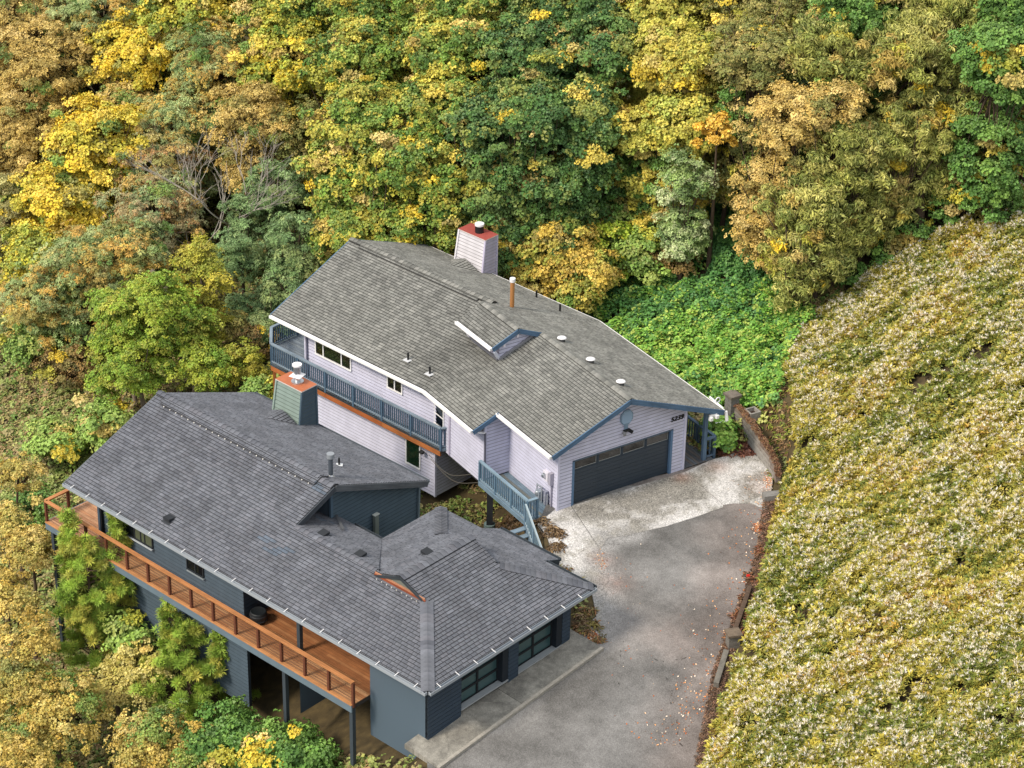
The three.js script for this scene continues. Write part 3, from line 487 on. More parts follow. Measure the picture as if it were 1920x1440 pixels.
  for (const U of [-5.25, -3.13, -0.97]) { const p = G.P(U, 3.56, hG(U, 3.56) + 0.06), c = new THREE.SphereGeometry(0.2, 20, 8, 0, 2 * Math.PI, 0, Math.PI / 2); c.scale(1, 0.42, 0.8); c.translate(p.x, p.y + 0.1, p.z); const v = h.geo('roof_vent', c, whiteM); h.pipe('vent_base', p.clone().add(V3(0, -0.06, 0)), 0.13, 0.14, std(0x45474a), v); }
  // balcony along the rear section
  const greyb = [0x93a2b0, 0x8796a6, 0x9caab6];
  deckBoards(h, R, [[-9.8, 0.2], [-7.9, 0.2], [-7.9, 9], [-10.9, 9], [-10.9, 1.25]], -0.1, true, greyb); deckBoards(h, R, [[-7.9, 0.2], [0.72, 0.2], [0.95, 0.6], [-7.9, 0.6]], -0.1, true, greyb);
  const o = 0.03, rp = [R.P(-10.9, 7.5, -0.1), R.P(-10.9, 1.25, -0.1), R.P(-9.8, 0.2 + o, -0.1), R.P(0.72, 0.2 + o, -0.1), R.P(0.95, 0.62, -0.1)];
  railing(h, rp, 1.0, { rail: 0x9ab0c4, post: 0x5f7f9e, baluster: 0x587692, every: 0.125, postEvery: 1.72 });
  for (let i = 0; i < 4; i++) { const a = rp[i].clone(), b = rp[i + 1].clone(); h.bar('rim_board', a.clone().setY(-0.17), b.clone().setY(-0.17), 0.06, 0.14, 0x8ea6ba, h.g, woodMat); if (i < 3) { const n = i === 2 ? 3 : 1; for (let k = 0; k < n; k++) h.bar('deck_beam', a.clone().lerp(b, k / n).setY(-0.36), a.clone().lerp(b, (k + 0.997) / n).setY(-0.36), 0.09, 0.22, [0xc9793f, 0xc26f38, 0xd08248][k], h.g, woodMat); } }
  for (const U of [-9.4, -7, -4.6, -2.2]) h.bar('deck_joist', R.P(U, 0.25, -0.35), R.P(U, 0.62, -0.35), 0.09, 0.2, 0xb87038, h.g, woodMat);
  h.post('deck_post', R.P(-9.7, 0.3, -6), 5.6, 0.14, 0xb87038, h.g, woodMat); h.post('deck_post', R.P(-10.7, 5, -6), 5.6, 0.14, 0xb87038, h.g, woodMat);
  // side deck, stairs, posts under the wing
  deckBoards(h, G, [[-3.55, -1.45], [0.02, -1.45], [0.08, -0.06], [-3.55, -0.06]], -0.05, true, [0x8fa6b8, 0x86a0b4, 0xa2b2bc, 0x9aa09a]);
  railing(h, [G.P(-3.6, -1.42, -0.05), G.P(0, -1.42, -0.05), G.P(0, -0.98, -0.05)], 0.98, { rail: 0x9dbcd2, post: 0x6f94b2, baluster: 0x7ea4c0, every: 0.14, postEvery: 1.2 });
  h.bar('rim_board', G.P(-3.6, -1.47, -0.16), G.P(0.02, -1.47, -0.16), 0.05, 0.2, 0x89a8c0, h.g, woodMat);
  railing(h, [G.P(0.04, -1.55, -0.1), G.P(1.85, -1.9, -1.18)], 0.95, { rail: 0xc4dcea, post: 0x86a8c4, baluster: 0x9cc0d8, every: 0.15, postEvery: 1.3, cap: 0.07 });
  { const b = new Buf(); for (const V of [-1.52, -2.4]) b.bar(G.P(0, V - 0.05, -0.25), G.P(1.9, V - 0.38, -1.45), 0.05, 0.24, C(0x7d98b0)); const s = h.mesh('stairs', b, woodMat); for (let k = 0; k < 7; k++) h.bar('tread', G.P(0.1 + k * 0.27, -2.45 - k * 0.05, -0.25 - k * 0.17), G.P(0.1 + k * 0.27, -1.58 - k * 0.05, -0.25 - k * 0.17), 0.24, 0.04, 0x8ba4b8, s, woodMat); }
  for (const [U, V, w] of [[-3.45, -1.0, 0.26], [-2.75, 0.6, 0.16], [0.1, -1.4, 0.12]]) { const p = G.P(U, V, 0); h.post('post', p.clone().setY(-2.3), 2.0, w, w > 0.2 ? 0x2a2e34 : 0x6f8c86); h.pipe('pier', p.clone().setY(-4.2), 2.0, w > 0.2 ? 0.24 : 0.15, std(0x7d918e, 0.9)); }
  h.bar('floor_beam', G.P(-3.5, -1.05, -0.42), G.P(-7.4, -1.05, -0.42), 0.12, 0.22, 0x2a2c30); h.bar('floor_beam', G.P(-3.5, -1.05, -0.42), G.P(-3.5, 2, -0.42), 0.12, 0.22, 0x2a2c30);
  for (const [s, e, dip] of [[R.P(-0.05, 0.4, -1.0), G.P(-3.9, -1.15, -0.4), 0.55], [R.P(-0.05, 0.3, -0.75), G.P(-4.6, -1.2, -0.36), 0.5]]) { const m = s.clone().lerp(e, 0.5).add(V3(0, -dip, 0)); h.geo('cable', new THREE.TubeGeometry(new THREE.CatmullRomCurve3([s, s.clone().lerp(m, 0.5).add(V3(0, -0.12, 0)), m, e]), 30, 0.011, 6), std(0x6a665e)); }
  // meters by the garage corner
  { const b = new Buf(), q = (U, hh, w, t, d, c) => b.box(G.P(U, -0.03, hh), G.u.clone().multiplyScalar(w), V3(0, t, 0), G.v.clone().multiplyScalar(-d), C(c)); q(-0.85, 1.1, 0.34, 0.42, 0.14, 0xe2dfea); q(-0.45, 1.05, 0.16, 0.55, 0.16, 0xa8a6b4); q(-0.4, 0, 0.06, 1.05, 0.06, 0x9694a4); const e = h.mesh('electric_meter', b, paint); const c = new THREE.CylinderGeometry(0.11, 0.11, 0.12, 18); c.rotateX(Math.PI / 2); c.rotateY(Math.PI / 2 - G.a + Math.PI / 2 * 0); const p = G.P(-0.7, -0.2, 1.34); c.translate(p.x, p.y, p.z); h.geo('meter_dial', c, steel, e); }
  { const b = new Buf(), q = (U, V, hh, w, t, d, c) => b.box(G.P(U, V, hh), G.u.clone().multiplyScalar(w), V3(0, t, 0), G.v.clone().multiplyScalar(-d), C(c)); q(-1.15, -0.1, 0.12, 0.26, 0.36, 0.2, 0x8d97a2); q(-0.72, -0.06, 0, 0.14, 0.62, 0.14, 0x8b8fa0); const m = h.mesh('gas_meter', b, paint); for (const [U, V, a, t] of [[-1.2, -0.2, 0, 0.7], [-0.86, -0.2, 0, 0.72], [-0.56, -0.12, 0, 0.5], [-0.64, -0.2, 0, 0.45]]) h.pipe('pipe', G.P(U, V, a), t, 0.028, std(0x9aa0a8, .5), m); h.bar('pipe', G.P(-1.2, -0.2, 0.66), G.P(-0.86, -0.2, 0.7), 0.05, 0.05, 0x8d949c, m); const s = new THREE.SphereGeometry(0.13, 14, 10), p = G.P(-1.02, -0.28, 0.36); s.scale(1, 1, 0.6); s.translate(p.x, p.y, p.z); h.geo('regulator', s, std(0xa4abb2, 0.4, { metalness: 0.5 }), m); }
  // porch on the right: boards, post, rails
  deckBoards(h, G, [[-5, 6.26], [0.05, 6.26], [0.05, 7.75], [-5, 7.95]], 0.05, true, [0x77808a, 0x6d747e, 0x858c94, 0x7f7a78]);
  h.post('porch_post', G.P(-0.1, 7.34, 0.03), 2.58, 0.15, 0x6b8aa8, h.g, woodMat, G.u); h.bar('porch_beam', G.P(-0.1, 7.34, 2.55), G.P(-5, 7.34, 2.55), 0.12, 0.16, 0x5f7d9c, h.g, woodMat);
  railing(h, [G.P(-5, 7.9, 0.05), G.P(-0.12, 7.9, 0.05), G.P(-0.12, 7.42, 0.05)], 0.98, { rail: 0x6d8aa8, post: 0x5a7590, baluster: 0x5a7590, every: 0.17, postEvery: 1.3, postW: 0.1 });
  h.bar('wall_light', R.P(-0.62, 0.5, 2.05), R.P(-0.62, 0.38, 1.98), 0.14, 0.16, 0x55575c); h.bar('wall_light', R.P(-0.55, 0.45, -0.86), R.P(-0.55, 0.3, -0.9), 0.2, 0.1, 0x2c2e30);
  shadows(h.g);
}

// ================================================================ the dark house
{
  const base = K.P(19.05, 0, 0); base.y = -0.4;
  const h = new House('house', base, 'slate-blue house with dark grey shingle roof, hipped garage and orange wooden deck');
  const tones = [0x82868f, 0x7a7e88, 0x8a8e98, 0x70747e, 0x84868f, 0x7e828b], S = 0.4057, WALL = 0x526371;
  const hM = (U, V) => 4 - S * Math.abs(V), hL = (U, V) => 3.172 - S * (V + 2.04), hN = (U, V) => 3.61 - S * Math.abs(U - 15.69), hE = (U, V) => 2.01 + S * (3.9 - V);
  const stain = (p) => { const a = fbm(p.x * 0.5 + 13, p.z * 0.5, 3), b = fbm(p.x * 2 + 3, p.z * 2, 2); return 0.88 + 0.16 * a + 0.12 * b; };
  const roof = shingleRoof(h, [
    roofPlane(K, [[0, -4.9], [10.06, -4.9], [10.06, 0], [0, 0]], hM),
    roofPlane(K, [[0, 0], [10.06, 0], [10.06, 5], [0, 5]], hM),
    roofPlane(K, [[10.06, -4.9], [19.63, -4.9], [16.93, -2.16], [14.4, -2.04], [10.06, -2.04]], hM),
    roofPlane(K, [[8.6, -2.04], [14.4, -2.04], [11.84, 0.68], [8.6, 0.68]], hL),
    roofPlane(K, [[14.4, -2.04], [15.69, -2.25], [15.69, 1.45], [14.2, 1.45]], hN), roofPlane(K, [[14.4, -2.04], [14.2, 1.45], [11.8, 3.95], [11.8, 0.68]], hN),
    roofPlane(K, [[15.69, -2.2], [17, -2.2], [17, 1.45], [15.69, 1.45]], hN), roofPlane(K, [[17, -2.2], [19.63, -4.9], [19.63, 3.9], [17, 1.31]], hN),
    roofPlane(K, [[14.2, 1.45], [17.14, 1.45], [19.63, 3.9], [11.8, 3.95]], hE),
    roofPlane(K, [[13.97, 3.9], [17.2, 3.9], [17.2, 4.72], [14.12, 4.78]], hE),
    roofPlane(K, [[0.55, -0.4], [9.36, -0.4], [9.36, 0], [0.55, 0]], (U, V) => hM(U, V) + 0.09), roofPlane(K, [[3.0, 3.0], [3.0, 3.9], [2.19, 3.9]], (U) => 2.8 - 0.42 * Math.abs(U - 3)), roofPlane(K, [[3.0, 3.0], [3.83, 3.9], [3.0, 3.9]], (U) => 2.8 - 0.42 * Math.abs(U - 3)),
    roofPlane(K, [[0.55, 0], [9.36, 0], [9.36, 0.35], [0.55, 0.35]], (U, V) => hM(U, V) + 0.09),
  ], tones, stain, (p) => { const [U, V] = K.inv(p), d = Math.min(Math.hypot((U - 10.1) / 0.9, (V + 3.04) / 0.32), Math.hypot((U - 9.75) / 0.5, (V + 0.3) / 0.2)); return d < 1 && fbm(U * 3, V * 6, 2) > 0.42 ? 0.55 : 0; });
  { const b = new Buf(); for (let U = 0.8; U < 9.3; U += 0.36) { const p = K.P(U, -0.44, hM(0, 0.44) + 0.06); b.bar(p, p.clone().addScaledVector(K.u, 0.035), 0.035, 0.035, C(0xf0ede4)); } h.mesh('string_lights', b, paint).userData.kind = 'stuff'; }
  ridgeCaps(h, roof, K.P(0, 0, 4.09), K.P(9.3, 0, 4.09), tones, 0.15, 0.4, 0.24, 0.015); ridgeCaps(h, roof, K.P(9.3, 0, 4), K.P(10.06, 0, 4), tones, 0.2);
  ridgeCaps(h, roof, K.P(10.1, -2.04, 3.172), K.P(14.35, -2.04, 3.172), tones, 0.15, 0.4, 0.24, 0.015); ridgeCaps(h, roof, K.P(15.69, 1.5, 3.61), K.P(15.69, -2.25, 3.61), tones, 0.22);
  ridgeCaps(h, roof, K.P(19.63, -4.9, 2.01), K.P(16.95, -2.18, 3.1), tones, 0.24, 0.28, 0.2); ridgeCaps(h, roof, K.P(19.6, 3.87, 2.02), K.P(17.14, 1.45, 3.01), tones, 0.24, 0.28, 0.2); ridgeCaps(h, roof, K.P(11.84, 3.92, 2.02), K.P(14.2, 1.45, 3.0), tones, 0.24, 0.28, 0.2);
  // gutters with pale clips, rake boards
  const nl = K.v.clone().negate(), GC = 0x9aa2aa;
  const clips = (p, q, n) => { const g = gutter(h, p, q, GC, n), d = q.clone().sub(p), L = d.length(); for (let t = 0.5; t < L; t += 0.93) { const a = p.clone().addScaledVector(d, t / L); h.bar('gutter_clip', a.clone().addScaledVector(n, -0.06).add(V3(0, 0.05, 0)), a.clone().addScaledVector(n, 0.15).add(V3(0, 0.0, 0)), 0.022, 0.018, 0xe8e8e8, g); } };
  clips(K.P(0, -4.9, 2.012), K.P(19.63, -4.9, 2.012), nl); clips(K.P(19.63, -4.9, 2.012), K.P(19.63, 3.9, 2.012), K.u);
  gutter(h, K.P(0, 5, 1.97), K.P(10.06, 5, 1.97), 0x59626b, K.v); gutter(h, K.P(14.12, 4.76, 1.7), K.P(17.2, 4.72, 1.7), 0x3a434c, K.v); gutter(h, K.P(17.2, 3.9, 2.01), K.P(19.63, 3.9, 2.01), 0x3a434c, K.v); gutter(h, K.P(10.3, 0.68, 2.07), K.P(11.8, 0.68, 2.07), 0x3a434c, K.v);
  const rake = (p, q, hh = 0.24, col = 0x6c747c) => { const b = new Buf(), o = V3(0, -0.13, 0); b.bar(p.clone().add(o), q.clone().add(o), 0.045, hh, C(col)); h.mesh('fascia_board', b, woodMat); };
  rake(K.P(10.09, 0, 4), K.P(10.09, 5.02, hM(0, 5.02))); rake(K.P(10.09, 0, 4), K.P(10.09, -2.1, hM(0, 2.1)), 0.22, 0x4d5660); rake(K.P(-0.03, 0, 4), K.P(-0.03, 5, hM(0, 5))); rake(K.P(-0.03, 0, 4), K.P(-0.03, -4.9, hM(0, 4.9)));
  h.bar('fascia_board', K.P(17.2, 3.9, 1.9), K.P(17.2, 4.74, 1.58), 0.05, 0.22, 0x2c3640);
  // the little gable over the front slope
  { const F = wallF(K, 'U', 0, 1), b = new Buf(), P = (U, H, o = 0) => K.P(U, -2.2 - o, H); b.tri(P(14.5, 3.09), P(16.9, 3.09), P(15.69, 3.57), C(0x7d8278)); const g = h.mesh('gable_wall', b, sidingMat);
    h.bar('trim_board', P(14.42, 3.1, 0.04), P(16.95, 3.1, 0.04), 0.06, 0.14, 0xa85a38, g, woodMat); h.bar('trim_board', P(14.42, 3.2, 0.02), P(16.9, 3.2, 0.02), 0.04, 0.06, 0xd49a78, g, woodMat); rake(P(15.69, 3.7, 0.06), P(14.4, 3.18, 0.06), 0.1, 0x3d464e); rake(P(15.69, 3.7, 0.06), P(16.98, 3.18, 0.06), 0.1, 0x3d464e);
    for (let k = 0; k < 10; k++) h.bar('light_bulb', P(14.6 + k * 0.25, 3.05, 0.14), P(14.6 + k * 0.25 + 0.05, 3.05, 0.14), 0.05, 0.05, 0xf3efe6, g); void F; }
  { const b = new Buf(), P = (U, H) => K.P(U, 1.5, H); b.tri(P(14.2, 3.0), P(17.1, 3.0), P(15.69, 3.58), C(WALL)); h.mesh('gable_wall', b, paint); }
  // walls
  const W1 = wallF(K, 'V', -4.3, -1), GW = wallF(K, 'U', 9.6, 1), FW = wallF(K, 'U', 19.05, 1), RB = wallF(K, 'V', -2.9, -1), row = 0.172;
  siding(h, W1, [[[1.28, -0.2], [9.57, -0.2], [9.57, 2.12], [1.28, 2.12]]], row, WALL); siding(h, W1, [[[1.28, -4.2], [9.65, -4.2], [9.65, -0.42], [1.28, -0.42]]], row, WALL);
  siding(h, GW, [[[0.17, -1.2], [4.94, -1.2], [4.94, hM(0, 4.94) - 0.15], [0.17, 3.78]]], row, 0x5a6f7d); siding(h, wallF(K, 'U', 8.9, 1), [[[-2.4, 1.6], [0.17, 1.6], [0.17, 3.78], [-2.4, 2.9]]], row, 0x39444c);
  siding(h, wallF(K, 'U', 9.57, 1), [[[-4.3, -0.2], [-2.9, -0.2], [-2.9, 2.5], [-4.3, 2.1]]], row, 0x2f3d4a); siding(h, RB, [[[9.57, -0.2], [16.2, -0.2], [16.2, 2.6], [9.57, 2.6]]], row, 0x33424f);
  { const b = new Buf(), c = C(WALL), Q = (U0, V0, U1, V1, lo, hi) => { const p = K.P(U0, V0, lo), q = K.P(U1, V1, lo); b.quad(p, q, q.clone().setY(hi), p.clone().setY(hi), c); };
    Q(1.28, -4.3, 1.28, 4.5, -4.5, 2.05); Q(1.28, 4.5, 9.6, 4.5, -4.5, 2); Q(9.6, 0.2, 11.9, 0.2, -2, 2.1); Q(11.9, 0.2, 11.9, 3.3, -2, 2.05); Q(11.9, 3.3, 19.05, 3.3, -2, 2.1); Q(0.17 + 9.4, 0.17, 8.9, 0.17, 1.6, 3.8); Q(16.2, -2.9, 16.2, -4.3, -0.2, 2.1); Q(16.2, -4.3, 19.05, -4.3, -2, 2.05); Q(12.5, -4.3, 12.5, -2.9, -3, -0.4);
    h.mesh('wall', b, paint); }
  h.post('corner_board', K.P(9.62, 0.2, 1.7), 2.1, 0.12, 0x52687a, h.g, paint, K.u); h.post('corner_board', K.P(1.28, -4.32, -0.2), 2.3, 0.12, 0x46586a, h.g, paint, K.u); h.bar('downspout', K.P(9.68, 4.95, 1.7), K.P(9.68, 4.88, -0.4), 0.08, 0.08, 0x6f8088, h.g, paint, K.u); h.bar('downspout', K.P(10.1, 5.06, 1.85), K.P(9.7, 4.96, 1.5), 0.07, 0.07, 0xb8c0c4);
  h.bar('flue', K.P(9.75, 2.46, 0.4), K.P(9.75, 2.46, 1.42), 0.2, 0.14, 0x77807a, h.g, paint, K.u); h.bar('flue_cap', K.P(9.75, 2.34, 1.44), K.P(9.75, 2.6, 1.44), 0.16, 0.03, 0xc8cec8);
  h.bar('vent_strip', K.P(10.9, -0.4, 2.62), K.P(9.7, 0.4, 2.35), 0.1, 0.02, 0x55585c);
  // windows of the upper floor
  const tinted = new THREE.MeshPhysicalMaterial({ color: 0x14191c, roughness: 0.07 }), drawn = new THREE.MeshPhysicalMaterial({ color: 0x59604e, roughness: 0.2 }), FRM = 0x20262b;
  windowPart(h, W1, 1.9, 4.44, 0.72, 1.75, [2.62, 3.42, 3.78, 4.02], FRM, { panes: [tinted, tinted, drawn, drawn, drawn], cross: [[1.9, 3.42, 1.25], [3.78, 4.44, 1.2]], w: 0.05 }); h.bar('window_sill', K.P(1.8, -4.39, 0.65), K.P(4.5, -4.39, 0.65), 0.1, 0.04, 0xb4bcc2);
  windowPart(h, W1, 6.5, 7.36, 0.74, 1.6, [6.94], FRM, { cross: [[6.94, 7.36, 1.15]], w: 0.05, panes: [tinted, tinted] }); h.bar('window_sill', K.P(6.5, -4.38, 0.67), K.P(7.45, -4.38, 0.67), 0.08, 0.04, 0x8c969c);
  h.bar('patio_door', K.P(1.5, -4.36, -0.15), K.P(1.5, -4.36, 1.9), 0.16, 0.05, 0x0f1418, h.g, paint, K.u);
  // garage front: two glazed doors between piers
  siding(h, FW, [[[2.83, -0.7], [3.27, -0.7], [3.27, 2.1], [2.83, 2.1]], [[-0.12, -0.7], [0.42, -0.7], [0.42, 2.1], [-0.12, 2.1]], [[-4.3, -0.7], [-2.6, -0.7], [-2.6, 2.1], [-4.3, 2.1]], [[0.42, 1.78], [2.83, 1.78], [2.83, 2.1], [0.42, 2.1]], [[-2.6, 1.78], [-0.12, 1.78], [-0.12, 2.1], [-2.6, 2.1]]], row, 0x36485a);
  const frosted = new THREE.MeshPhysicalMaterial({ color: 0x3e5a5c, roughness: 0.3, clearcoat: 0.5, clearcoatRoughness: 0.15 });
  for (const [a, b2] of [[0.42, 2.83], [-2.6, -0.12]]) {
    const b = new Buf(), k = C(0x12181e), U = 18.76, box = (V, w, y, t, d = 0.07) => b.box(K.P(U, V, y), K.u.clone().multiplyScalar(d), K.v.clone().multiplyScalar(w), V3(0, t, 0), k), lo = -0.36, ht = 2.14;
    for (const V of [a, b2 - 0.3]) b.box(K.P(18.72, V, lo), K.u.clone().multiplyScalar(0.33), K.v.clone().multiplyScalar(V === a ? 0.02 : 0.3), V3(0, ht, 0), C(0x16202a));
    const A = a + 0.02, B = b2 - 0.3, w = (B - A) / 2; for (let i = 0; i <= 2; i++) box(A + i * w - (i ? 0.045 : 0), i === 1 ? 0.09 : 0.06, lo, ht); for (let j = 0; j <= 4; j++) box(A, B - A, lo + j * (ht - 0.07) / 4, 0.085, 0.075);
    const door = h.mesh('garage_door', b, paint);
    for (let j = 0; j < 4; j++) for (let i = 0; i < 2; i++) { const q = new Buf(), y = lo + j * (ht - 0.07) / 4; q.quad(K.P(U + 0.03, A + i * w, y), K.P(U + 0.03, A + i * w + w, y), K.P(U + 0.03, A + i * w + w, y + 0.53), K.P(U + 0.03, A + i * w, y + 0.53), WHITE); h.mesh('pane', q, frosted, door); }
    h.bar('door_sill', K.P(18.95, a, lo + 0.02), K.P(18.95, b2, lo + 0.02), 0.26, 0.06, 0x9aa0a4, door);
  }
  h.bar('wall_lamp', K.P(19.1, 2.95, 1.2), K.P(19.1, 2.95, 1.45), 0.1, 0.1, 0x101216, h.g, paint, K.u);
  // chimney, pipes, roof vents
  chimney(h, K, [2.19, 3.83, 3.84, 5.02], [2.39, 3.84, 4.2, 4.96], 0.8, 3.85, 0x90a49c, 0x4a5e6c, 0xc07048, 0.17, (body, p) => {
    h.pipe('flue', p, 0.3, 0.12, steel, body); h.pipe('flue_collar', p, 0.07, 0.26, steel, body); const c = new THREE.ConeGeometry(0.36, 0.2, 4); c.rotateY(0.3); c.translate(p.x, p.y + 0.42, p.z); h.geo('flue_hood', c, whiteM, body); h.pipe('flue', p.clone().add(V3(0, 0.42, 0)), 0.36, 0.15, steel, body); h.pipe('flue_cap', p.clone().add(V3(0, 0.76, 0)), 0.07, 0.2, whiteM, body); });
  { const p = K.P(9.17, 0.66, 3.7), m = std(0x5c646e, 0.5, { metalness: 0.4 }); h.pipe('flue', p, 0.95, 0.09, m); h.pipe('flue_cap', p.clone().add(V3(0, 0.86, 0)), 0.18, 0.15, std(0x8a9096, 0.5)); h.pipe('flashing', p, 0.12, 0.17, steel, h.g, 0.1); const q = K.P(8.16, 2.07, 3.14); h.pipe('vent_pipe', q, 0.36, 0.04, blackM); h.bar('flashing', q.clone().add(V3(-0.12, 0.06, 0)), q.clone().add(V3(0.14, 0.06, 0)), 0.2, 0.02, 0xcfd3d6); }
  for (const [U, V, H, n] of [[5.35, -4.15, 2.32, nl], [11.05, -1.57, 2.98, K.v], [13.05, -1.63, 3.0, K.v], [15.1, -0.23, 3.37, K.u.clone().negate()]]) { const b = new Buf(), s = n.clone().cross(UP), p = K.P(U, V, H + 0.05); b.bar(p.clone().addScaledVector(n, -0.16), p.clone().addScaledVector(n, 0.18).add(V3(0, 0.04, 0)), 0.34, 0.1, C(0x24282d)); b.bar(p.clone().addScaledVector(n, -0.24).add(V3(0, 0.02, 0)), p.clone().addScaledVector(n, 0.24).add(V3(0, -0.12, 0)), 0.44, 0.02, C(0x30343a)); h.mesh('roof_vent', b, paint); void s; }
  // deck
  const wood = [0xd8a070, 0xcc9464, 0xe0ac7c, 0xc4885a], FL = -0.2;
  deckBoards(h, K, [[-1.15, -5.15], [1.25, -5.15], [1.25, 3], [-1.15, 3]], FL, true, [0xe0a880, 0xd49c74, 0xe8b48c]); deckBoards(h, K, [[1.25, -5.15], [16.2, -5.2], [16.2, -4.3], [1.25, -4.3]], FL, true, wood); deckBoards(h, K, [[9.6, -4.3], [16.2, -4.3], [16.2, -2.92], [9.6, -2.92]], FL, true, [0xc08050, 0xb07448, 0xc88c5c]);
  const dp = [K.P(-1.12, 1.5, FL), K.P(-1.12, -5.1, FL), K.P(16.2, -5.14, FL)];
  railing(h, dp, 0.98, { rail: 0xdc9860, post: 0x7a4630, postEvery: 1.2, cap: 0.17, postW: 0.1, rods: 6, rodCol: 0x6a4a3a });
  for (let i = 0; i < 2; i++) h.bar('rim_board', dp[i].clone().setY(FL - 0.17).addScaledVector(i ? nl : K.u, i ? 0.07 : -0.06), dp[i + 1].clone().setY(FL - 0.17).addScaledVector(i ? nl : K.u, i ? 0.07 : -0.06), 0.06, 0.3, 0x6f8290, h.g, sidingMat);
  h.bar('deck_edge', dp[1].clone().setY(FL + 0.005).addScaledVector(nl, 0.05), dp[2].clone().setY(FL + 0.005).addScaledVector(nl, 0.05), 0.14, 0.03, 0xe0a068, h.g, woodMat);
  h.post('deck_post', K.P(12.5, -4.22, FL), 2.3, 0.16, 0x3a444c, h.g, paint, K.u);
  for (const U of [-0.9, 12.5, 16]) h.post('deck_post', K.P(U, -5.0, -6.5), 6.1, 0.16, 0x3a444c, h.g, paint, K.u);
  shadows(h.g);
  // the barrel-like planter tub on the deck
  const tub = new THREE.Group(); tub.name = 'barrel'; const bp = K.P(10.02, -4.0, FL); tub.position.copy(bp); tag(tub, 'black round tub standing on the orange deck by the wall corner', 'tub'); scene.add(tub);
  const prof = [[0.0, 0], [0.24, 0], [0.31, 0.12], [0.33, 0.3], [0.31, 0.46], [0.27, 0.5], [0.26, 0.46], [0.0, 0.44]].map((p) => new THREE.Vector2(...p)); const bm = new THREE.Mesh(new THREE.LatheGeometry(prof, 28), std(0x1d2226, 0.5)); bm.name = 'body'; tub.add(bm);
  for (const y of [0.16, 0.36]) { const t = new THREE.Mesh(new THREE.TorusGeometry(0.325, 0.014, 8, 28), std(0x33393e, 0.4)); t.rotation.x = Math.PI / 2; t.position.y = y; t.name = numbered('hoop'); tub.add(t); } shadows(tub);
}

// ================================================================ vegetation
const PAL = {
  gold: [0xecc442, 0xf2d060, 0xe2b838, 0xd4c248, 0xbcb844], goldgreen: [0xcdc348, 0xb0b848, 0x97a844, 0xdcb838, 0x86a044], tan: [0xd8b068, 0xe4c080, 0xcca45c, 0xd4b46c, 0xb89c5c], khaki: [0xb4ac70, 0xc4ba80, 0xa09a60, 0xb8ac60],
  olive: [0x9a9450, 0x8a904c, 0xb09c5c, 0x7c8848], madrona: [0xa4b878, 0x94ac6c, 0xb4c084, 0xd49c58, 0x88a464, 0xd0a858], madronared: [0xa8ae7c, 0xc08c64, 0x9ab07c, 0xd0a464, 0xa89470, 0x92ae74, 0xbc7858, 0xb8b888],
  vine: [0x98b83c, 0x80a436, 0xb0bc44, 0x729c38, 0xb4b048], vineyellow: [0xb4b03c, 0xc4b444, 0x9aa83c, 0xa49a3a], rhodo: [0x80a468, 0x74985e, 0x94b478, 0x688c5a, 0x9cac6c], maple: [0x5e8836, 0x70963a, 0xbcb048, 0x809c40, 0x527c32, 0x8ca446, 0xd4c050],
  mapledark: [0x44703a, 0x4e7c3a, 0x5c883e, 0x3a6432, 0x74904a, 0x4a783c, 0x9ca04a], yellowgreen: [0xc8bc50, 0xb4b64c, 0xd4c65c, 0x9eac4c, 0xccb450], orange: [0xe8a846, 0xe09c3c, 0xecb858], green: [0x588a3c, 0x689844, 0x4e7e38, 0x7aa44a], palevine: [0x9cb868, 0xb4c88c, 0x88a85c, 0x76985a, 0xd0d8a8],
  amber: [0xd8b050, 0xcca450, 0xb8a64c, 0xe0bc60, 0x9eac4c, 0xcc9c4c], limeleaf: [0xb0c83e, 0xc8ca46, 0x98bc3e, 0xd8c850], shrubgreen: [0x88ac4c, 0x92b654, 0x769e46, 0xa0ae58], brownshrub: [0x946844, 0xa47a4e, 0x82603f, 0x94844c, 0x7a7a44], willow: [0xaeb05a, 0xc0c068, 0xa0a854, 0x949c50, 0xd0c878, 0x8c9c52],
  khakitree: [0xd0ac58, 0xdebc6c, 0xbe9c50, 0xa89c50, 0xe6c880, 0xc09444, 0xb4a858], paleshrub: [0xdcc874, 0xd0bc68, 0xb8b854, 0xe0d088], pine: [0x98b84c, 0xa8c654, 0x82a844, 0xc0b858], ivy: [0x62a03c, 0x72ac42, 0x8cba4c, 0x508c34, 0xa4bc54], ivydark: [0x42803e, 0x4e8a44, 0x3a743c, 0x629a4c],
};
const leafTone = (c) => { c = C(c); if (c.g > c.r) c.r += 0.13 * (c.g - c.r); else c.g += 0.26 * (c.r - c.g); return c; };
for (const k in PAL) PAL[k] = PAL[k].map(leafTone);
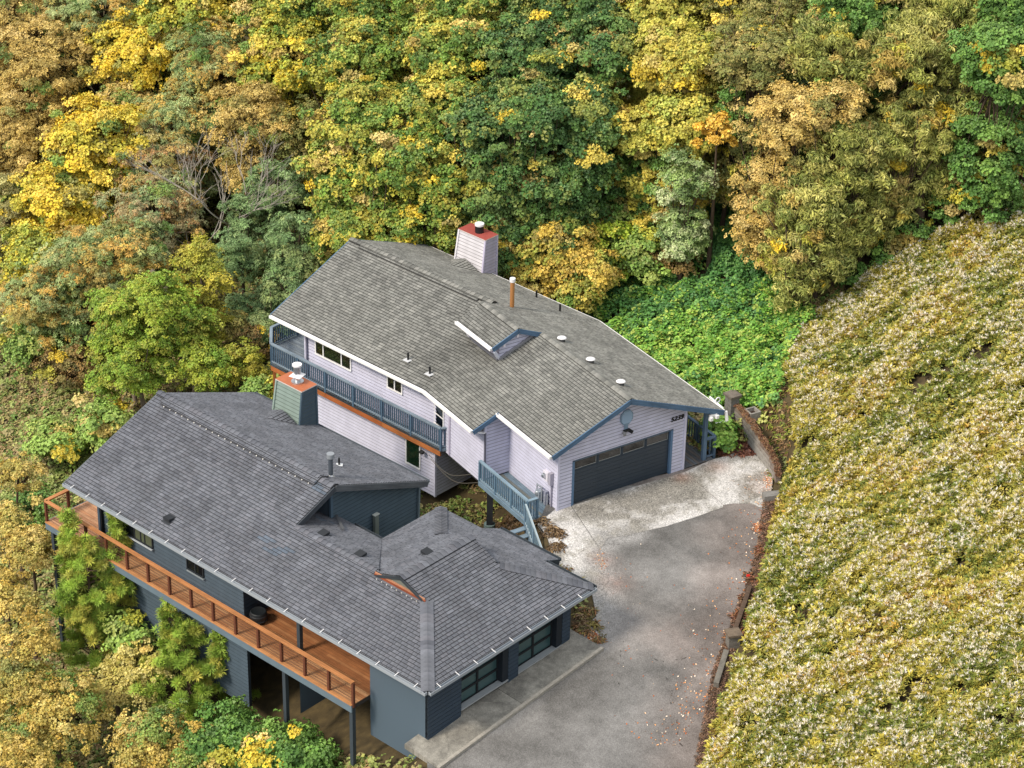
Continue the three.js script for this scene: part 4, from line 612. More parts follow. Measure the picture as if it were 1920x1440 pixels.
// one spray of leaves; every kind of plant has its own leaf
function spray(n, len, wid, { droop = 0.2, spread = 1, fold = 0.25, out = 0.02, jit = 0.35, up = 0 } = {}) {
  const P = [];
  for (let k = 0; k < n; k++) {
    const a = (k + rr(-jit, jit)) / n * 2 * Math.PI, d = V3(Math.cos(a), -droop + up + rr(-jit, jit) * 0.8, Math.sin(a)).normalize(), s = V3(-Math.sin(a), rr(-0.4, 0.4), Math.cos(a)).normalize(), nn = s.clone().cross(d).normalize(), L = len * rr(0.75, 1.2), W = wid * rr(0.8, 1.2);
    const b = d.clone().multiplyScalar(out + spread * len * rr(0, 0.5)).add(V3(rr(-1, 1), rr(-0.6, 0.6), rr(-1, 1)).multiplyScalar(len * 0.25 * spread)), t = b.clone().addScaledVector(d, L).addScaledVector(nn, -L * 0.12), m = b.clone().addScaledVector(d, L * 0.45), l = m.clone().addScaledVector(s, W / 2).addScaledVector(nn, W * fold), r = m.clone().addScaledVector(s, -W / 2).addScaledVector(nn, W * fold);
    for (const v of [b, l, t, b, t, r]) P.push(v.x, v.y, v.z);
  }
  const g = new THREE.BufferGeometry(); g.setAttribute('position', new THREE.Float32BufferAttribute(P, 3)); return g;
}
seed = 101;
const LEAF = {
  maple: [spray(7, 0.13, 0.15), spray(7, 0.13, 0.14, { droop: 0.35 })], small: [spray(9, 0.085, 0.07), spray(9, 0.08, 0.065, { droop: 0.3 })], whorl: [spray(9, 0.17, 0.055, { droop: 0.15, spread: 0.2, jit: 0.2 }), spray(8, 0.16, 0.055, { droop: 0.35, spread: 0.25 })],
  willow: [spray(8, 0.21, 0.06, { droop: 0.6, spread: 0.7 }), spray(8, 0.23, 0.06, { droop: 1.0, spread: 0.6 })], needle: [spray(16, 0.2, 0.036, { droop: -0.5, spread: 0.15, jit: 0.9 })], ivy: [spray(6, 0.15, 0.17, { droop: 0.1, fold: 0.12 }), spray(6, 0.14, 0.16, { droop: 0.3, fold: 0.15 })],
};
const leafMat = new THREE.MeshStandardMaterial({ color: 0xffffff, roughness: 0.55 });
const KIND = { gold: 'maple', goldgreen: 'maple', tan: 'small', khaki: 'small', olive: 'small', madrona: 'whorl', madronared: 'whorl', vine: 'small', vineyellow: 'small', rhodo: 'whorl', maple: 'maple', mapledark: 'maple', yellowgreen: 'maple', orange: 'maple', green: 'maple', palevine: 'small', amber: 'maple', limeleaf: 'ivy', shrubgreen: 'ivy', brownshrub: 'small', willow: 'willow', khakitree: 'small', paleshrub: 'small', pine: 'needle', ivy: 'ivy', ivydark: 'ivy' };
const barkM = new THREE.MeshStandardMaterial({ map: metre(grain, 0.6), color: 0x6a5a4a, roughness: 0.95 }), paleBark = new THREE.MeshStandardMaterial({ map: metre(grain, 0.6), color: 0xb8a898, roughness: 0.9 }), redBark = new THREE.MeshStandardMaterial({ map: metre(grain, 0.6), color: 0xa8603c, roughness: 0.8 });
const greyBark = new THREE.MeshStandardMaterial({ color: 0xb0a89e, roughness: 0.9 });
function limb(pts, r0, r1, seg = 7) { // tapered bent branch
  const c = new THREE.CatmullRomCurve3(pts), n = Math.max(4, pts.length * 3), P = [], U = [], I = [], fr = c.computeFrenetFrames(n, false);
  for (let i = 0; i <= n; i++) { const p = c.getPoint(i / n), r = r0 + (r1 - r0) * i / n; for (let k = 0; k <= seg; k++) { const a = k / seg * 2 * Math.PI, v = p.clone().addScaledVector(fr.normals[i], Math.cos(a) * r).addScaledVector(fr.binormals[i], Math.sin(a) * r); P.push(v.x, v.y, v.z); U.push(k / seg, i * 0.3); } }
  for (let i = 0; i < n; i++) for (let k = 0; k < seg; k++) { const a = i * (seg + 1) + k; I.push(a, a + 1, a + seg + 1, a + 1, a + seg + 2, a + seg + 1); }
  const g = new THREE.BufferGeometry(); g.setAttribute('position', new THREE.Float32BufferAttribute(P, 3)); g.setAttribute('uv', new THREE.Float32BufferAttribute(U, 2)); g.setIndex(I); g.computeVertexNormals(); return g;
}
const _m = new THREE.Matrix4(), _q = new THREE.Quaternion(), _q2 = new THREE.Quaternion(), _s = V3(1, 1, 1);
function instanced(name, geo, mat, list, parent) { // list of [x, y, z, normal, scale, colour]
  const m = new THREE.InstancedMesh(geo, mat, list.length);
  list.forEach(([p, n, s, c], i) => { _q.setFromUnitVectors(UP, n); _q2.setFromAxisAngle(UP, rnd() * 6.283); _q.multiply(_q2); _s.set(s, s, s); _m.compose(p, _q, _s); m.setMatrixAt(i, _m); m.setColorAt(i, c); });
  m.name = name; m.castShadow = m.receiveShadow = true; parent.add(m); return m;
}
const tint = (pal, base, spread) => { const o = pal[Math.floor(rnd() * pal.length)]; return base.clone().lerp(o, spread).multiplyScalar(rr(0.72, 1.22)); };
const inHouse = (x, z) => { const p = V3(x, 0, z), a = G.inv(p), b = R.inv(p), c = K.inv(p); return (a[0] > -8.5 && a[0] < 0.3 && a[1] > -1.6 && a[1] < 7.6) || (b[0] > -9.4 && b[0] < 1 && b[1] > 0.3 && b[1] < 9.6) || (c[0] > -1 && c[0] < 19.5 && c[1] > -4.4 && c[1] < 4.6); };
function crown(type, lobes, base, dens = 1) { // lobes: [x, groundless centre height, z, rx, ry]; leaves gathered in clumps on a shell
  const pal = PAL[type], kind = LEAF[KIND[type]], sets = kind.map(() => []), tips = [], sz = { small: 1.1, maple: 0.98, whorl: 1.0, willow: 1.0, ivy: 1.0, needle: 1.1 }[KIND[type]];
  for (const [cx, cy, cz, rx, ry] of lobes) {
    const A = 4 * Math.PI * rx * (rx + ry) / 2, n = Math.max(6, Math.round(A * 1.15));
    for (let k = 0; k < n; k++) {
      const y = 1 - 1.75 * (k + rnd()) / n, a = k * 2.39996 + rr(-0.5, 0.5), f = Math.sqrt(Math.max(0, 1 - y * y)), out = rnd() < 0.22, q = out ? rr(0.95, 1.2) : rr(0.5, 0.95), d = V3(f * Math.cos(a), y, f * Math.sin(a)), p = V3(cx + d.x * rx * q, cy + d.y * ry * q, cz + d.z * rx * q);
      const odd = rnd() < 0.14 && !/ivy|vine|rhodo|pine|orange/.test(type) ? PAL[/green|maple|shrub|olive|willow/.test(type) ? (rnd() < .5 ? 'gold' : 'tan') : (rnd() < .6 ? 'green' : 'olive')] : pal, cr = (out ? rr(0.22, 0.42) : rr(0.32, 0.8)) * clamp(0.55 + rx * 0.3, 0.5, 1.15), cc = odd[Math.floor(rnd() * odd.length)].clone().multiplyScalar(rr(0.8, 1.15)), m = Math.round(cr * cr * 118 * dens) + 4;
      tips.push(p);
      for (let i = 0; i < m; i++) {
        const u = V3(gauss(), gauss(), gauss()).normalize(); if (u.y < -0.25) u.y *= -0.8; const rad = cr * (rnd() < 0.12 ? rr(1, 1.45) : Math.pow(rnd(), 0.45)), pp = p.clone().add(V3(u.x * rad, u.y * rad * 0.72, u.z * rad));
        if (inHouse(pp.x, pp.z) && pp.y < 5.2) continue;
        const nn = u.clone().multiplyScalar(0.7).addScaledVector(d, 0.5).add(V3(rr(-0.5, 0.5), 0.55 + rr(-0.3, 0.5), rr(-0.5, 0.5))).normalize();
        sets[Math.floor(rnd() * sets.length)].push([pp.sub(base), nn, sz * rr(0.6, 1.4), tint(pal, cc, rr(0, odd === pal ? 0.9 : 0.4))]);
      }
    }
  }
  return { sets, kind, tips };
}
function tree(name, label, category, type, rows, { bark = barkM, dens = 1, trunk = 0.16, group, bareLimbs = 0.4 } = {}) { // rows: [x, z, crown height over the ground, rx, ry]
  const x0 = rows.reduce((s, r) => s + r[0], 0) / rows.length, z0 = rows.reduce((s, r) => s + r[1], 0) / rows.length, base = V3(x0, T(x0, z0), z0), g = new THREE.Group(); g.name = numbered(name); g.position.copy(base); tag(g, label, category, group); scene.add(g);
  const lobes = rows.map(([x, z, hc, rx, ry]) => [x, T(x, z) + hc, z, rx, ry]); for (const [x, z, hc, rx, ry] of rows) if (hc >= 4 && z < -11 && type !== 'orange' && type !== 'vine' && !/dark green tree between/.test(label)) { lobes.push([x + rr(-.4, .4), T(x, z) + hc * 0.5, z + (x > 9 ? 0 : rr(0, .6)), rx * 0.85, Math.max(ry * 0.8, hc * 0.28)]); if (hc > 6.5) lobes.push([x + rr(-.5, .5), T(x, z) + hc * 0.22, z + (x > 9 ? 0 : rr(0, .6)), rx * 0.75, 1.2]); } const { sets, kind, tips } = crown(type, lobes, base, dens);
  const ws = [], shrub = rows.every((r) => r[2] < 3);
  lobes.forEach(([x, y, z, rx, ry]) => {
    const foot = V3(x * 0.6 + x0 * 0.4, 0, z * 0.6 + z0 * 0.4); foot.y = T(foot.x, foot.z) - 0.2; const top = V3(x, y + ry * 0.3, z), mid = foot.clone().lerp(top, 0.5).add(V3(rr(-0.3, 0.3), 0, rr(-0.3, 0.3)));
    if (!shrub || ry > 1) ws.push(limb([foot, mid, top], trunk * (0.6 + rx * 0.22), 0.03).translate(-base.x, -base.y, -base.z));
  });
  for (const p of tips) if (rnd() < bareLimbs) { const l = lobes.reduce((a, b) => (Math.hypot(a[0] - p.x, a[2] - p.z) < Math.hypot(b[0] - p.x, b[2] - p.z) ? a : b)), s = V3(l[0], l[1] - l[4] * 0.45, l[2]), m = s.clone().lerp(p, 0.5).add(V3(rr(-0.2, 0.2), 0.15, rr(-0.2, 0.2))); ws.push(limb([s, m, p], 0.045, 0.012, 4).translate(-base.x, -base.y, -base.z)); }
  if (ws.length) { const w = new THREE.Mesh(mergeGeometries(ws), bark); w.name = 'trunk'; w.castShadow = w.receiveShadow = true; g.add(w); }
  sets.forEach((s, i) => { if (s.length) instanced(i ? 'foliage' : 'crown', kind[i], leafMat, s, g).userData.kind = 'stuff'; });
  return g;
}
seed = 4242;
const TREES = [
  ['maple_tree', 'golden yellow maple, the brightest crown in the upper left', 'tree', 'gold', [[-22.75,-29.71,5.5,3.01,2.74],[-24.51,-26.67,4.5,2.57,2.42]]],
  ['maple_tree', 'yellow-green tree below the golden maple at the left edge', 'tree', 'goldgreen', [[-25.06,-22.66,4,1.98,2.08]]],
  ['oak_tree', 'tan-leaved tree in the upper left corner beside the golden maple', 'tree', 'tan', [[-27.73,-33.94,5,2.7,2.1],[-22.09,-32.45,6,1.67,1.23]]],
  ['oak_tree', 'dull khaki tree cut by the left edge, left of the golden maple', 'tree', 'khaki', [[-27.2,-26.76,4.5,1.36,2.72]]],
  ['madrona_tree', 'green tree flecked with red leaves between golden maple and tan tree', 'tree', 'madrona', [[-19.16,-30.6,6,1.97,1.67]], { bark: redBark }],
  ['oak_tree', 'bronze-tan tree behind the bare grey tree, top left of centre', 'tree', 'tan', [[-15.23,-29.25,6,2.47,1.75]]],
  ['oak_tree', 'thin olive-brown tree between bronze tree and green maple', 'tree', 'olive', [[-12.82,-28.92,4.5,1.34,2.12]], { dens: 0.8 }],
  ['madrona_tree', 'grey-green tree with rusty dead leaves and bare twigs, right of golden maple', 'tree', 'madronared', [[-19.74,-28.29,5,2.16,1.85],[-19.79,-25.27,4.5,2.52,2.1]], { bark: paleBark, dens: 0.75, bareLimbs: 0.9 }],
  ['madrona_tree', 'grey-green tree with orange leaf clusters, above the vine-covered snag', 'tree', 'madrona', [[-22.21,-21.3,4.5,2.73,2.05],[-24.74,-20.63,3.5,2.08,1.92],[-20.25,-21.32,5,1.55,1.36]], { bark: redBark, dens: 0.9 }],
  ['vine_mound', 'bright yellow-green vines draped over an arched dead tree', 'vine', 'vine', [[-20.24,-15.96,4.5,1.29,2.09],[-18.42,-15.52,5,1.77,1.94],[-19.25,-14.51,3,1.98,1.82],[-16.86,-16.03,3,1.49,1.96],[-15.92,-15.07,2,1.36,1.3]], { bark: paleBark, dens: 1.25, bareLimbs: 0.1 }],
  ['vine_column', 'olive-yellow vine column behind the arched vine mound', 'vine', 'vineyellow', [[-16.59,-18.69,5,1.26,1.85]], { bark: paleBark, dens: 1.2 }],
  ['rhododendron', 'blue-green whorled shrub, highest of the dark glossy clumps beside big maple', 'shrub', 'rhodo', [[-13.81,-26.26,4,1.72,1.17],[-15.26,-24.83,4,1.05,1.11]], { dens: 0.9 }],
  ['rhododendron', 'blue-green whorled shrub under the bare grey tree', 'shrub', 'rhodo', [[-15.12,-22.02,3.5,1.29,1.63]], { dens: 0.9 }],
  ['rhododendron', 'blue-green whorled shrub nearest the left corner of the lilac house roof', 'shrub', 'rhodo', [[-12.21,-21.21,3.5,1.33,1.88],[-12.53,-20.06,2.2,1.4,1.21],[-13.6,-18.9,1.2,1.3,.9],[-14.4,-20.6,1.3,1.3,1]], { dens: 0.9 }],
  ['maple_tree', 'big green maple with yellow leaf tips behind the lilac roof', 'tree', 'maple', [[-9.77,-21.56,6.5,2.14,1.99],[-7.11,-21,7,2.37,1.84],[-4.96,-19.79,6,1.73,2.08],[-8.59,-20.37,4.5,2.64,1.72],[-6.03,-19.11,4.5,1.86,1.17],[-10.56,-21.47,4,1.14,1.61]], { dens: 1.05 }],
  ['maple_tree', 'yellow-tipped maple rising behind the big green maple', 'tree', 'maple', [[-8.98,-23.3,8,2.66,1.6],[-5.43,-22.52,8,2.13,1.58]]],
  ['maple_tree', 'dark green maple directly behind the white chimney', 'tree', 'mapledark', [[-2.91,-20.24,8,2.34,1.81],[-2.13,-19.46,6,2.22,1.94],[-3.82,-19.62,4,1.49,1.18],[-1.22,-19.93,9,1.95,1.41]]],
  ['maple_tree', 'deep green shady maple right of the one behind the chimney', 'tree', 'mapledark', [[.3,-19.78,6.5,2.09,2.2],[1.23,-20.68,8,1.97,1.55],[-.12,-19.77,4,1.86,1.18]]],
  ['maple_tree', 'yellow-green maple right of the dark maples at the top', 'tree', 'yellowgreen', [[4.08,-20.6,6.5,1.61,1.3],[5.85,-20,6.5,1.72,1.55]]],
  ['maple_tree', 'small bright orange maple crown at upper right of centre', 'tree', 'orange', [[7.01,-17.87,7,.87,.86]]],
  ['alder_tree', 'slim green tree behind the pale ivy-clad tree', 'tree', 'green', [[2.86,-21.43,4,1.38,1.45],[4.4,-20.25,4.5,.99,1.57]]],
  ['alder_tree', 'olive-bronze young tree under the yellow-green maple', 'tree', 'olive', [[2.89,-21.15,3,1.38,.93]]],
  ['alder_tree', 'dark green tree between orange maple and bronze oak', 'tree', 'green', [[7.7,-20.2,6,1.0,1.3]]],
  ['ivy_clad_tree', 'column of pale green flowering ivy over a tree trunk', 'tree', 'palevine', [[5.72,-17.89,5,1.26,1.66],[5.88,-18.36,2.5,1.28,1.81]], { dens: 1.2 }],
  ['amber_shrub', 'amber-orange small tree just behind the right-hand roof slope', 'tree', 'amber', [[.15,-17.67,3,1.72,1.6],[1.62,-16.69,2.5,1.34,1.15],[-1.05,-17.52,2.2,1.11,1.42],[1.03,-16.09,1.6,1.1,.9]]],
  ['lime_shrub', 'lime-yellow leafy shrub close behind the white chimney', 'shrub', 'limeleaf', [[-2.19,-19.28,3,1.19,1.44]], { dens: 0.85 }],
  ['lime_shrub', 'lime-green leafy shrub right of the amber tree', 'shrub', 'limeleaf', [[2.65,-19.05,2,1.24,1.44]], { dens: 0.85 }],
  ['bramble', 'green bramble mound at the foot of the ivy-clad tree', 'shrub', 'shrubgreen', [[4.12,-18.58,1.6,1.36,1.3],[3.41,-20.12,2.2,1.25,1.05]]],
  ['bramble', 'withered brown shrub below the ivy-clad tree', 'shrub', 'brownshrub', [[5.68,-18.08,1.4,.99,.91]]],
  ['oak_tree', 'bronze oak at the upper right, left of the willow', 'tree', 'tan', [[9.94,-16.77,7.5,1.86,1.55],[9.31,-16.79,5,1.49,1.65],[11.52,-16.67,8,1.78,1.25]]],
  ['willow_tree', 'large olive-yellow willow with drooping leaves above the ivy slope', 'tree', 'willow', [[12.69,-16,5.9,2.03,1.88],[11.08,-14.9,4.56,2.02,1.75],[13.69,-16.56,2.83,1.82,1.66],[10.67,-14.1,3.08,1.54,1.38],[12.59,-15.6,2.46,1.32,1.01],[10.4,-13.4,1.8,.8,.9],[14.3,-17,1.2,1,.9]], { dens: 0.95, bareLimbs: 0.5 }],
  ['willow_tree', 'olive willow with bare grey twigs at the upper right corner', 'tree', 'willow', [[15.09,-16.95,5.49,1.5,1.7],[17.56,-18.1,4.76,1.95,1.54],[19.2,-18.5,2.68,1.35,1.16],[16.98,-17.3,2.81,.97,1.03],[15.57,-16.9,2.3,.97,1.28],[18.2,-18.6,6.4,1.3,1.1]], { dens: 0.9, bareLimbs: 0.7, trunk: .12 }],
  ['laurel_shrub', 'dark green tree cut by the right edge above the flowering slope', 'tree', 'green', [[20.18,-18.6,3.3,.98,1.42],[19.6,-18.5,.95,1.3,1],[21.6,-19,2.6,1.2,1.4]]],
  ['laurel_shrub', 'leafy green shrub below the willow at the edge of the flowering slope', 'shrub', 'green', [[17.3,-17.35,.9,.9,.8],[17.9,-17.8,1.6,1,1],[16,-16.8,.7,.9,.7],[14.8,-16.2,.5,.75,.5],[13.2,-15.3,.5,.7,.5]]],
  ['oak_tree', 'tan tree at the very top left', 'tree', 'tan', [[-26.77,-35.87,7,3.15,2.11],[-28.87,-38.77,8,2.62,2.15]]], ['maple_tree', 'golden tree behind the golden maple', 'tree', 'gold', [[-21.61,-35.12,7,2.54,2.08]]], ['madrona_tree', 'grey-green tree at the top between golden and tan trees', 'tree', 'madrona', [[-17.46,-32.91,7,2.48,2.03],[-23.93,-38.13,8,2.88,2.12]]],
  ['maple_tree', 'gold-green tree at the top left of centre, behind the bronze-tan one', 'tree', 'goldgreen', [[-13.52,-31.58,7,2.31,2],[-18.89,-36.19,8,2.82,2.07]]], ['maple_tree', 'yellow-tipped maple at the top, left of the darkest maples', 'tree', 'maple', [[-9.53,-28.16,8,2.62,2.07],[-13.69,-33.91,8,2.75,2.02]]], ['maple_tree', 'green maple at the top centre', 'tree', 'maple', [[-5.07,-26.47,8,2.58,1.9],[-3.87,-29.19,8,2.62,1.93],[-8.68,-31.64,8,2.68,1.98]]],
  ['maple_tree', 'dark green maple at the top right of centre', 'tree', 'mapledark', [[-1.25,-24.75,8,2.54,1.87],[1.98,-24.14,8,2.27,1.86],[.73,-27.26,8,2.57,1.9]]], ['maple_tree', 'yellow-green tree at the top, right of the dark maple', 'tree', 'yellowgreen', [[5.36,-22.23,8,2.23,1.83],[4.94,-25.37,8,2.28,1.87]]], ['alder_tree', 'olive-green tree at the top right, behind the bronze oak', 'tree', 'olive', [[8.83,-20.47,8,2.2,1.8],[8.99,-23.72,8,2.5,1.84]]],
  ['willow_tree', 'olive willow at the top right', 'tree', 'willow', [[12.06,-19.46,8,2.18,1.66],[15.68,-18.4,8,2.29,1.78],[17.33,-21.11,8,2.46,1.81]]], ['alder_tree', 'green tree in the top right corner', 'tree', 'green', [[18.78,-16.25,8,1.9,2],[20.08,-19.23,8,1.7,2.05],[13.2,-22.25,8,2.48,1.82]]],
  ['bramble', 'fresh green bush beside the upper left corner of the dark roof', 'shrub', 'shrubgreen', [[-20.35,-12.25,1.6,1.42,1.34],[-19.3,-9.88,1,.84,.76]]], ['bramble', 'dark green bush at the left edge below the orange-leaved tree', 'shrub', 'shrubgreen', [[-25.07,-20.15,1.5,1.31,1.1]]], ['bramble', 'reddish-brown withered bramble left of the vine mound', 'shrub', 'brownshrub', [[-23.02,-18.46,1,1.42,1.09]]],
  ['bramble', 'low green bush on the bramble slope at the left', 'shrub', 'shrubgreen', [[-22.45,-12.16,1.2,1.36,1.04]]], ['bramble', 'olive shrub left of the balcony corner', 'shrub', 'olive', [[-15.35,-18.72,1.6,1.27,1.2]]], ['bramble', 'yellowish shrub right of the vine mound', 'shrub', 'vineyellow', [[-14.38,-15.52,1.4,1.12,1.17]]], ['bramble', 'rust-brown shrub beside the balcony corner', 'shrub', 'brownshrub', [[-13.88,-17.91,1.2,.91,.96]]],
  ['bramble', 'green shrub below the balcony corner by the slate chimney', 'shrub', 'shrubgreen', [[-13.05,-13.32,1.2,1.1,.77]]], ['laurel_shrub', 'dark green shrub beside the left corner of the orange deck', 'shrub', 'green', [[-22.69,-6.73,1.5,1.07,1]]],
  ['oak_tree', 'tan autumn tree left of the orange deck, highest of the tan trees at lower left', 'tree', 'khakitree', [[-22.5,-4.04,5,1.0,1.0],[-22.5,-.7,5,1.0,.95]], { dens: 1.2 }], ['oak_tree', 'tan autumn tree directly left of the pine', 'tree', 'khakitree', [[-21.0,1.2,5,1.15,1.0],[-21.9,3.0,5,1.0,1.0]], { dens: 1.2 }], ['oak_tree', 'tan autumn tree in the lower left corner below the pine branches', 'tree', 'khakitree', [[-20.9,4.65,5,.95,.75],[-20.2,6.5,5,1.15,.8]], { dens: 1.2 }],
  ['oak_tree', 'tan autumn tree at the bottom left edge', 'tree', 'khakitree', [[-20.83,7.7,4,1.46,1.21],[-18.74,8.82,3.5,1.65,1.3],[-19.93,10.24,3,1.64,1.08],[-14.62,10.88,3,1.61,1.27]], { dens: 1.1 }], ['paleshrub', 'pale yellow flowering shrub at the foot of the pine', 'shrub', 'paleshrub', [[-15.93,5.8,3,1.3,.5],[-17.0,6.4,2.6,1.4,.8]], { dens: 1.1 }],
  ['bramble', 'light green bush behind the pale yellow shrub by the pine', 'shrub', 'shrubgreen', [[-16.7,4.3,3,1.0,.8]]], ['laurel_shrub', 'green shrubs at the bottom edge below the orange deck', 'shrub', 'green', [[-12.31,10.52,2,1.81,1.27],[-9.78,11.98,1.6,1.58,1.04]]],
];
for (const a of TREES) tree(...a);
// pines beside the orange deck
function pine(label, x, z, stems, pal = PAL.pine) { // stems: [dx, dz, from, top, radius]
  const base = V3(x, T(x, z), z), g = new THREE.Group(), ws = [], tufts = []; g.name = numbered('pine_tree'); g.position.copy(base); tag(g, label, 'pine tree'); scene.add(g);
  const put = (p, d, c) => tufts.push([p.clone(), d.clone().add(V3(0, 0.5, 0)).normalize(), rr(0.8, 1.3), c]);
  for (const [dx, dz, y0, h, r] of stems) {
    const ax = (y) => V3(dx * smooth(y0 - 1, y0 + 1.2, y), y, dz * smooth(y0 - 1, y0 + 1.2, y)); ws.push(limb([V3(0, y0 ? y0 - 0.8 : -0.3, 0), ax(y0 + (h - y0) * 0.4), ax(h)], y0 ? 0.08 : 0.17, 0.02, 8));
    for (let y = y0 ? y0 + .2 : h * 0.22; y < h - 0.1; y += 0.3) {
      const f = 1 - (y - y0 * .8) / (h - y0 * .8), n = 5; for (let k = 0; k < n; k++) {
        const an = rnd() * 6.283, L = r * (0.14 + 1.0 * Math.pow(f, 0.95)) * rr(0.55, 1.12), st = ax(y), e = st.clone().add(V3(Math.cos(an) * L, L * rr(0.1, 0.5), Math.sin(an) * L)), m = st.clone().lerp(e, 0.55).add(V3(0, -0.08, 0)); ws.push(limb([st, m, e], 0.035, 0.012, 4));
        const c = pal[Math.floor(rnd() * pal.length)], nt = Math.round(L * 21);
        for (let i = 0; i < nt; i++) { const t = rr(0.45, 1.05), p = st.clone().lerp(e, t).add(V3(gauss() * 0.18, gauss() * 0.12 + 0.05, gauss() * 0.18)); put(p, e.clone().sub(st).normalize(), tint(pal, c, 0.4)); }
      }
    }
    for (let i = 0; i < 18; i++) put(ax(h - i * 0.05), V3(rr(-.4, .4), 1, rr(-.4, .4)), tint(pal, pal[1], .4));
  }
  const w = new THREE.Mesh(mergeGeometries(ws), barkM); w.name = 'trunk'; w.castShadow = w.receiveShadow = true; g.add(w); instanced('crown', LEAF.needle[0], leafMat, tufts, g).userData.kind = 'stuff';
}
pine('tall bright green pine in front of the left end of the orange deck', -18.25, 3.8, [[0, 0, 0, 7.4, 2.3], [-.7, -.5, 3.8, 8.2, .85], [1.2, -.2, 3.6, 8.4, .8]]);
pine('smaller pine with upright leaders in front of the deck railing', -14.2, 6.4, [[0, 0, 0, 4.6, 2.5], [-.6, -.4, 2.6, 5.7, .55], [1.35, .55, 2.4, 5.2, .6]]);
// bare grey tree, dead trunk in the vines
{
  const bare = (label, x, z, h, n, bark, sp, name = 'bare_tree') => {
    const base = V3(x, T(x, z), z), g = new THREE.Group(), ws = []; g.name = numbered(name); g.position.copy(base); tag(g, label, 'tree'); scene.add(g);
    const grow = (p, d, L, r, k) => { const e = p.clone().addScaledVector(d, L), m = p.clone().lerp(e, 0.5).add(V3(rr(-.08, .08) * L, 0, rr(-.08, .08) * L)); ws.push(limb([p, m, e], r, r * 0.6, 5)); if (k) for (let i = 0; i < (k > 3 ? 3 : 3 - (rnd() < .3)); i++) grow(p.clone().lerp(e, rr(.6, 1)), d.clone().add(V3(rr(-sp, sp), rr(-.1, .35), rr(-sp, sp))).normalize(), L * rr(.6, .85), r * 0.58, k - 1); };
    grow(V3(0, 0, 0), V3(rr(-.1, .1), 1, 0).normalize(), h, 0.075, n); const w = new THREE.Mesh(mergeGeometries(ws), bark); w.name = 'trunk'; w.castShadow = w.receiveShadow = true; g.add(w); return g;
  };
  bare('leafless grey tree with fine twigs, left of the blue-green shrubs', -15.9, -24.9, 3.6, 5, greyBark, .75); bare('leafless twiggy tree among the rusty leaves right of the golden maple', -18.0, -24.4, 3.2, 4, greyBark, .8);
  const s = new THREE.Group(); s.name = 'dead_trunk'; const b = V3(-17.7, T(-17.7, -17.5), -17.5); s.position.copy(b); tag(s, 'leaning grey dead trunk behind the arched vine mound', 'tree trunk'); scene.add(s);
  const m = new THREE.Mesh(limb([V3(1.1, 0, 0.6), V3(.7, 2.8, .3), V3(-.1, 4.6, 0), V3(-1.0, 5.9, -.2)], 0.2, 0.1, 8), paleBark); m.name = 'trunk'; s.add(m); shadows(s);
  const w = new THREE.Group(); w.name = 'standing_tree'; const wb = V3(16.25, T(16.25, -16.9), -16.9); w.position.copy(wb); tag(w, 'dark shaggy trunk standing clear under the upper right willow', 'tree trunk'); scene.add(w); const wt = new THREE.Mesh(limb([V3(0, -.3, 0), V3(.05, 1.6, -.1), V3(-.1, 3, -.3), V3(.1, 4.6, -.6)], 0.26, 0.14, 10), barkM); wt.name = 'trunk'; w.add(wt); shadows(w);
}
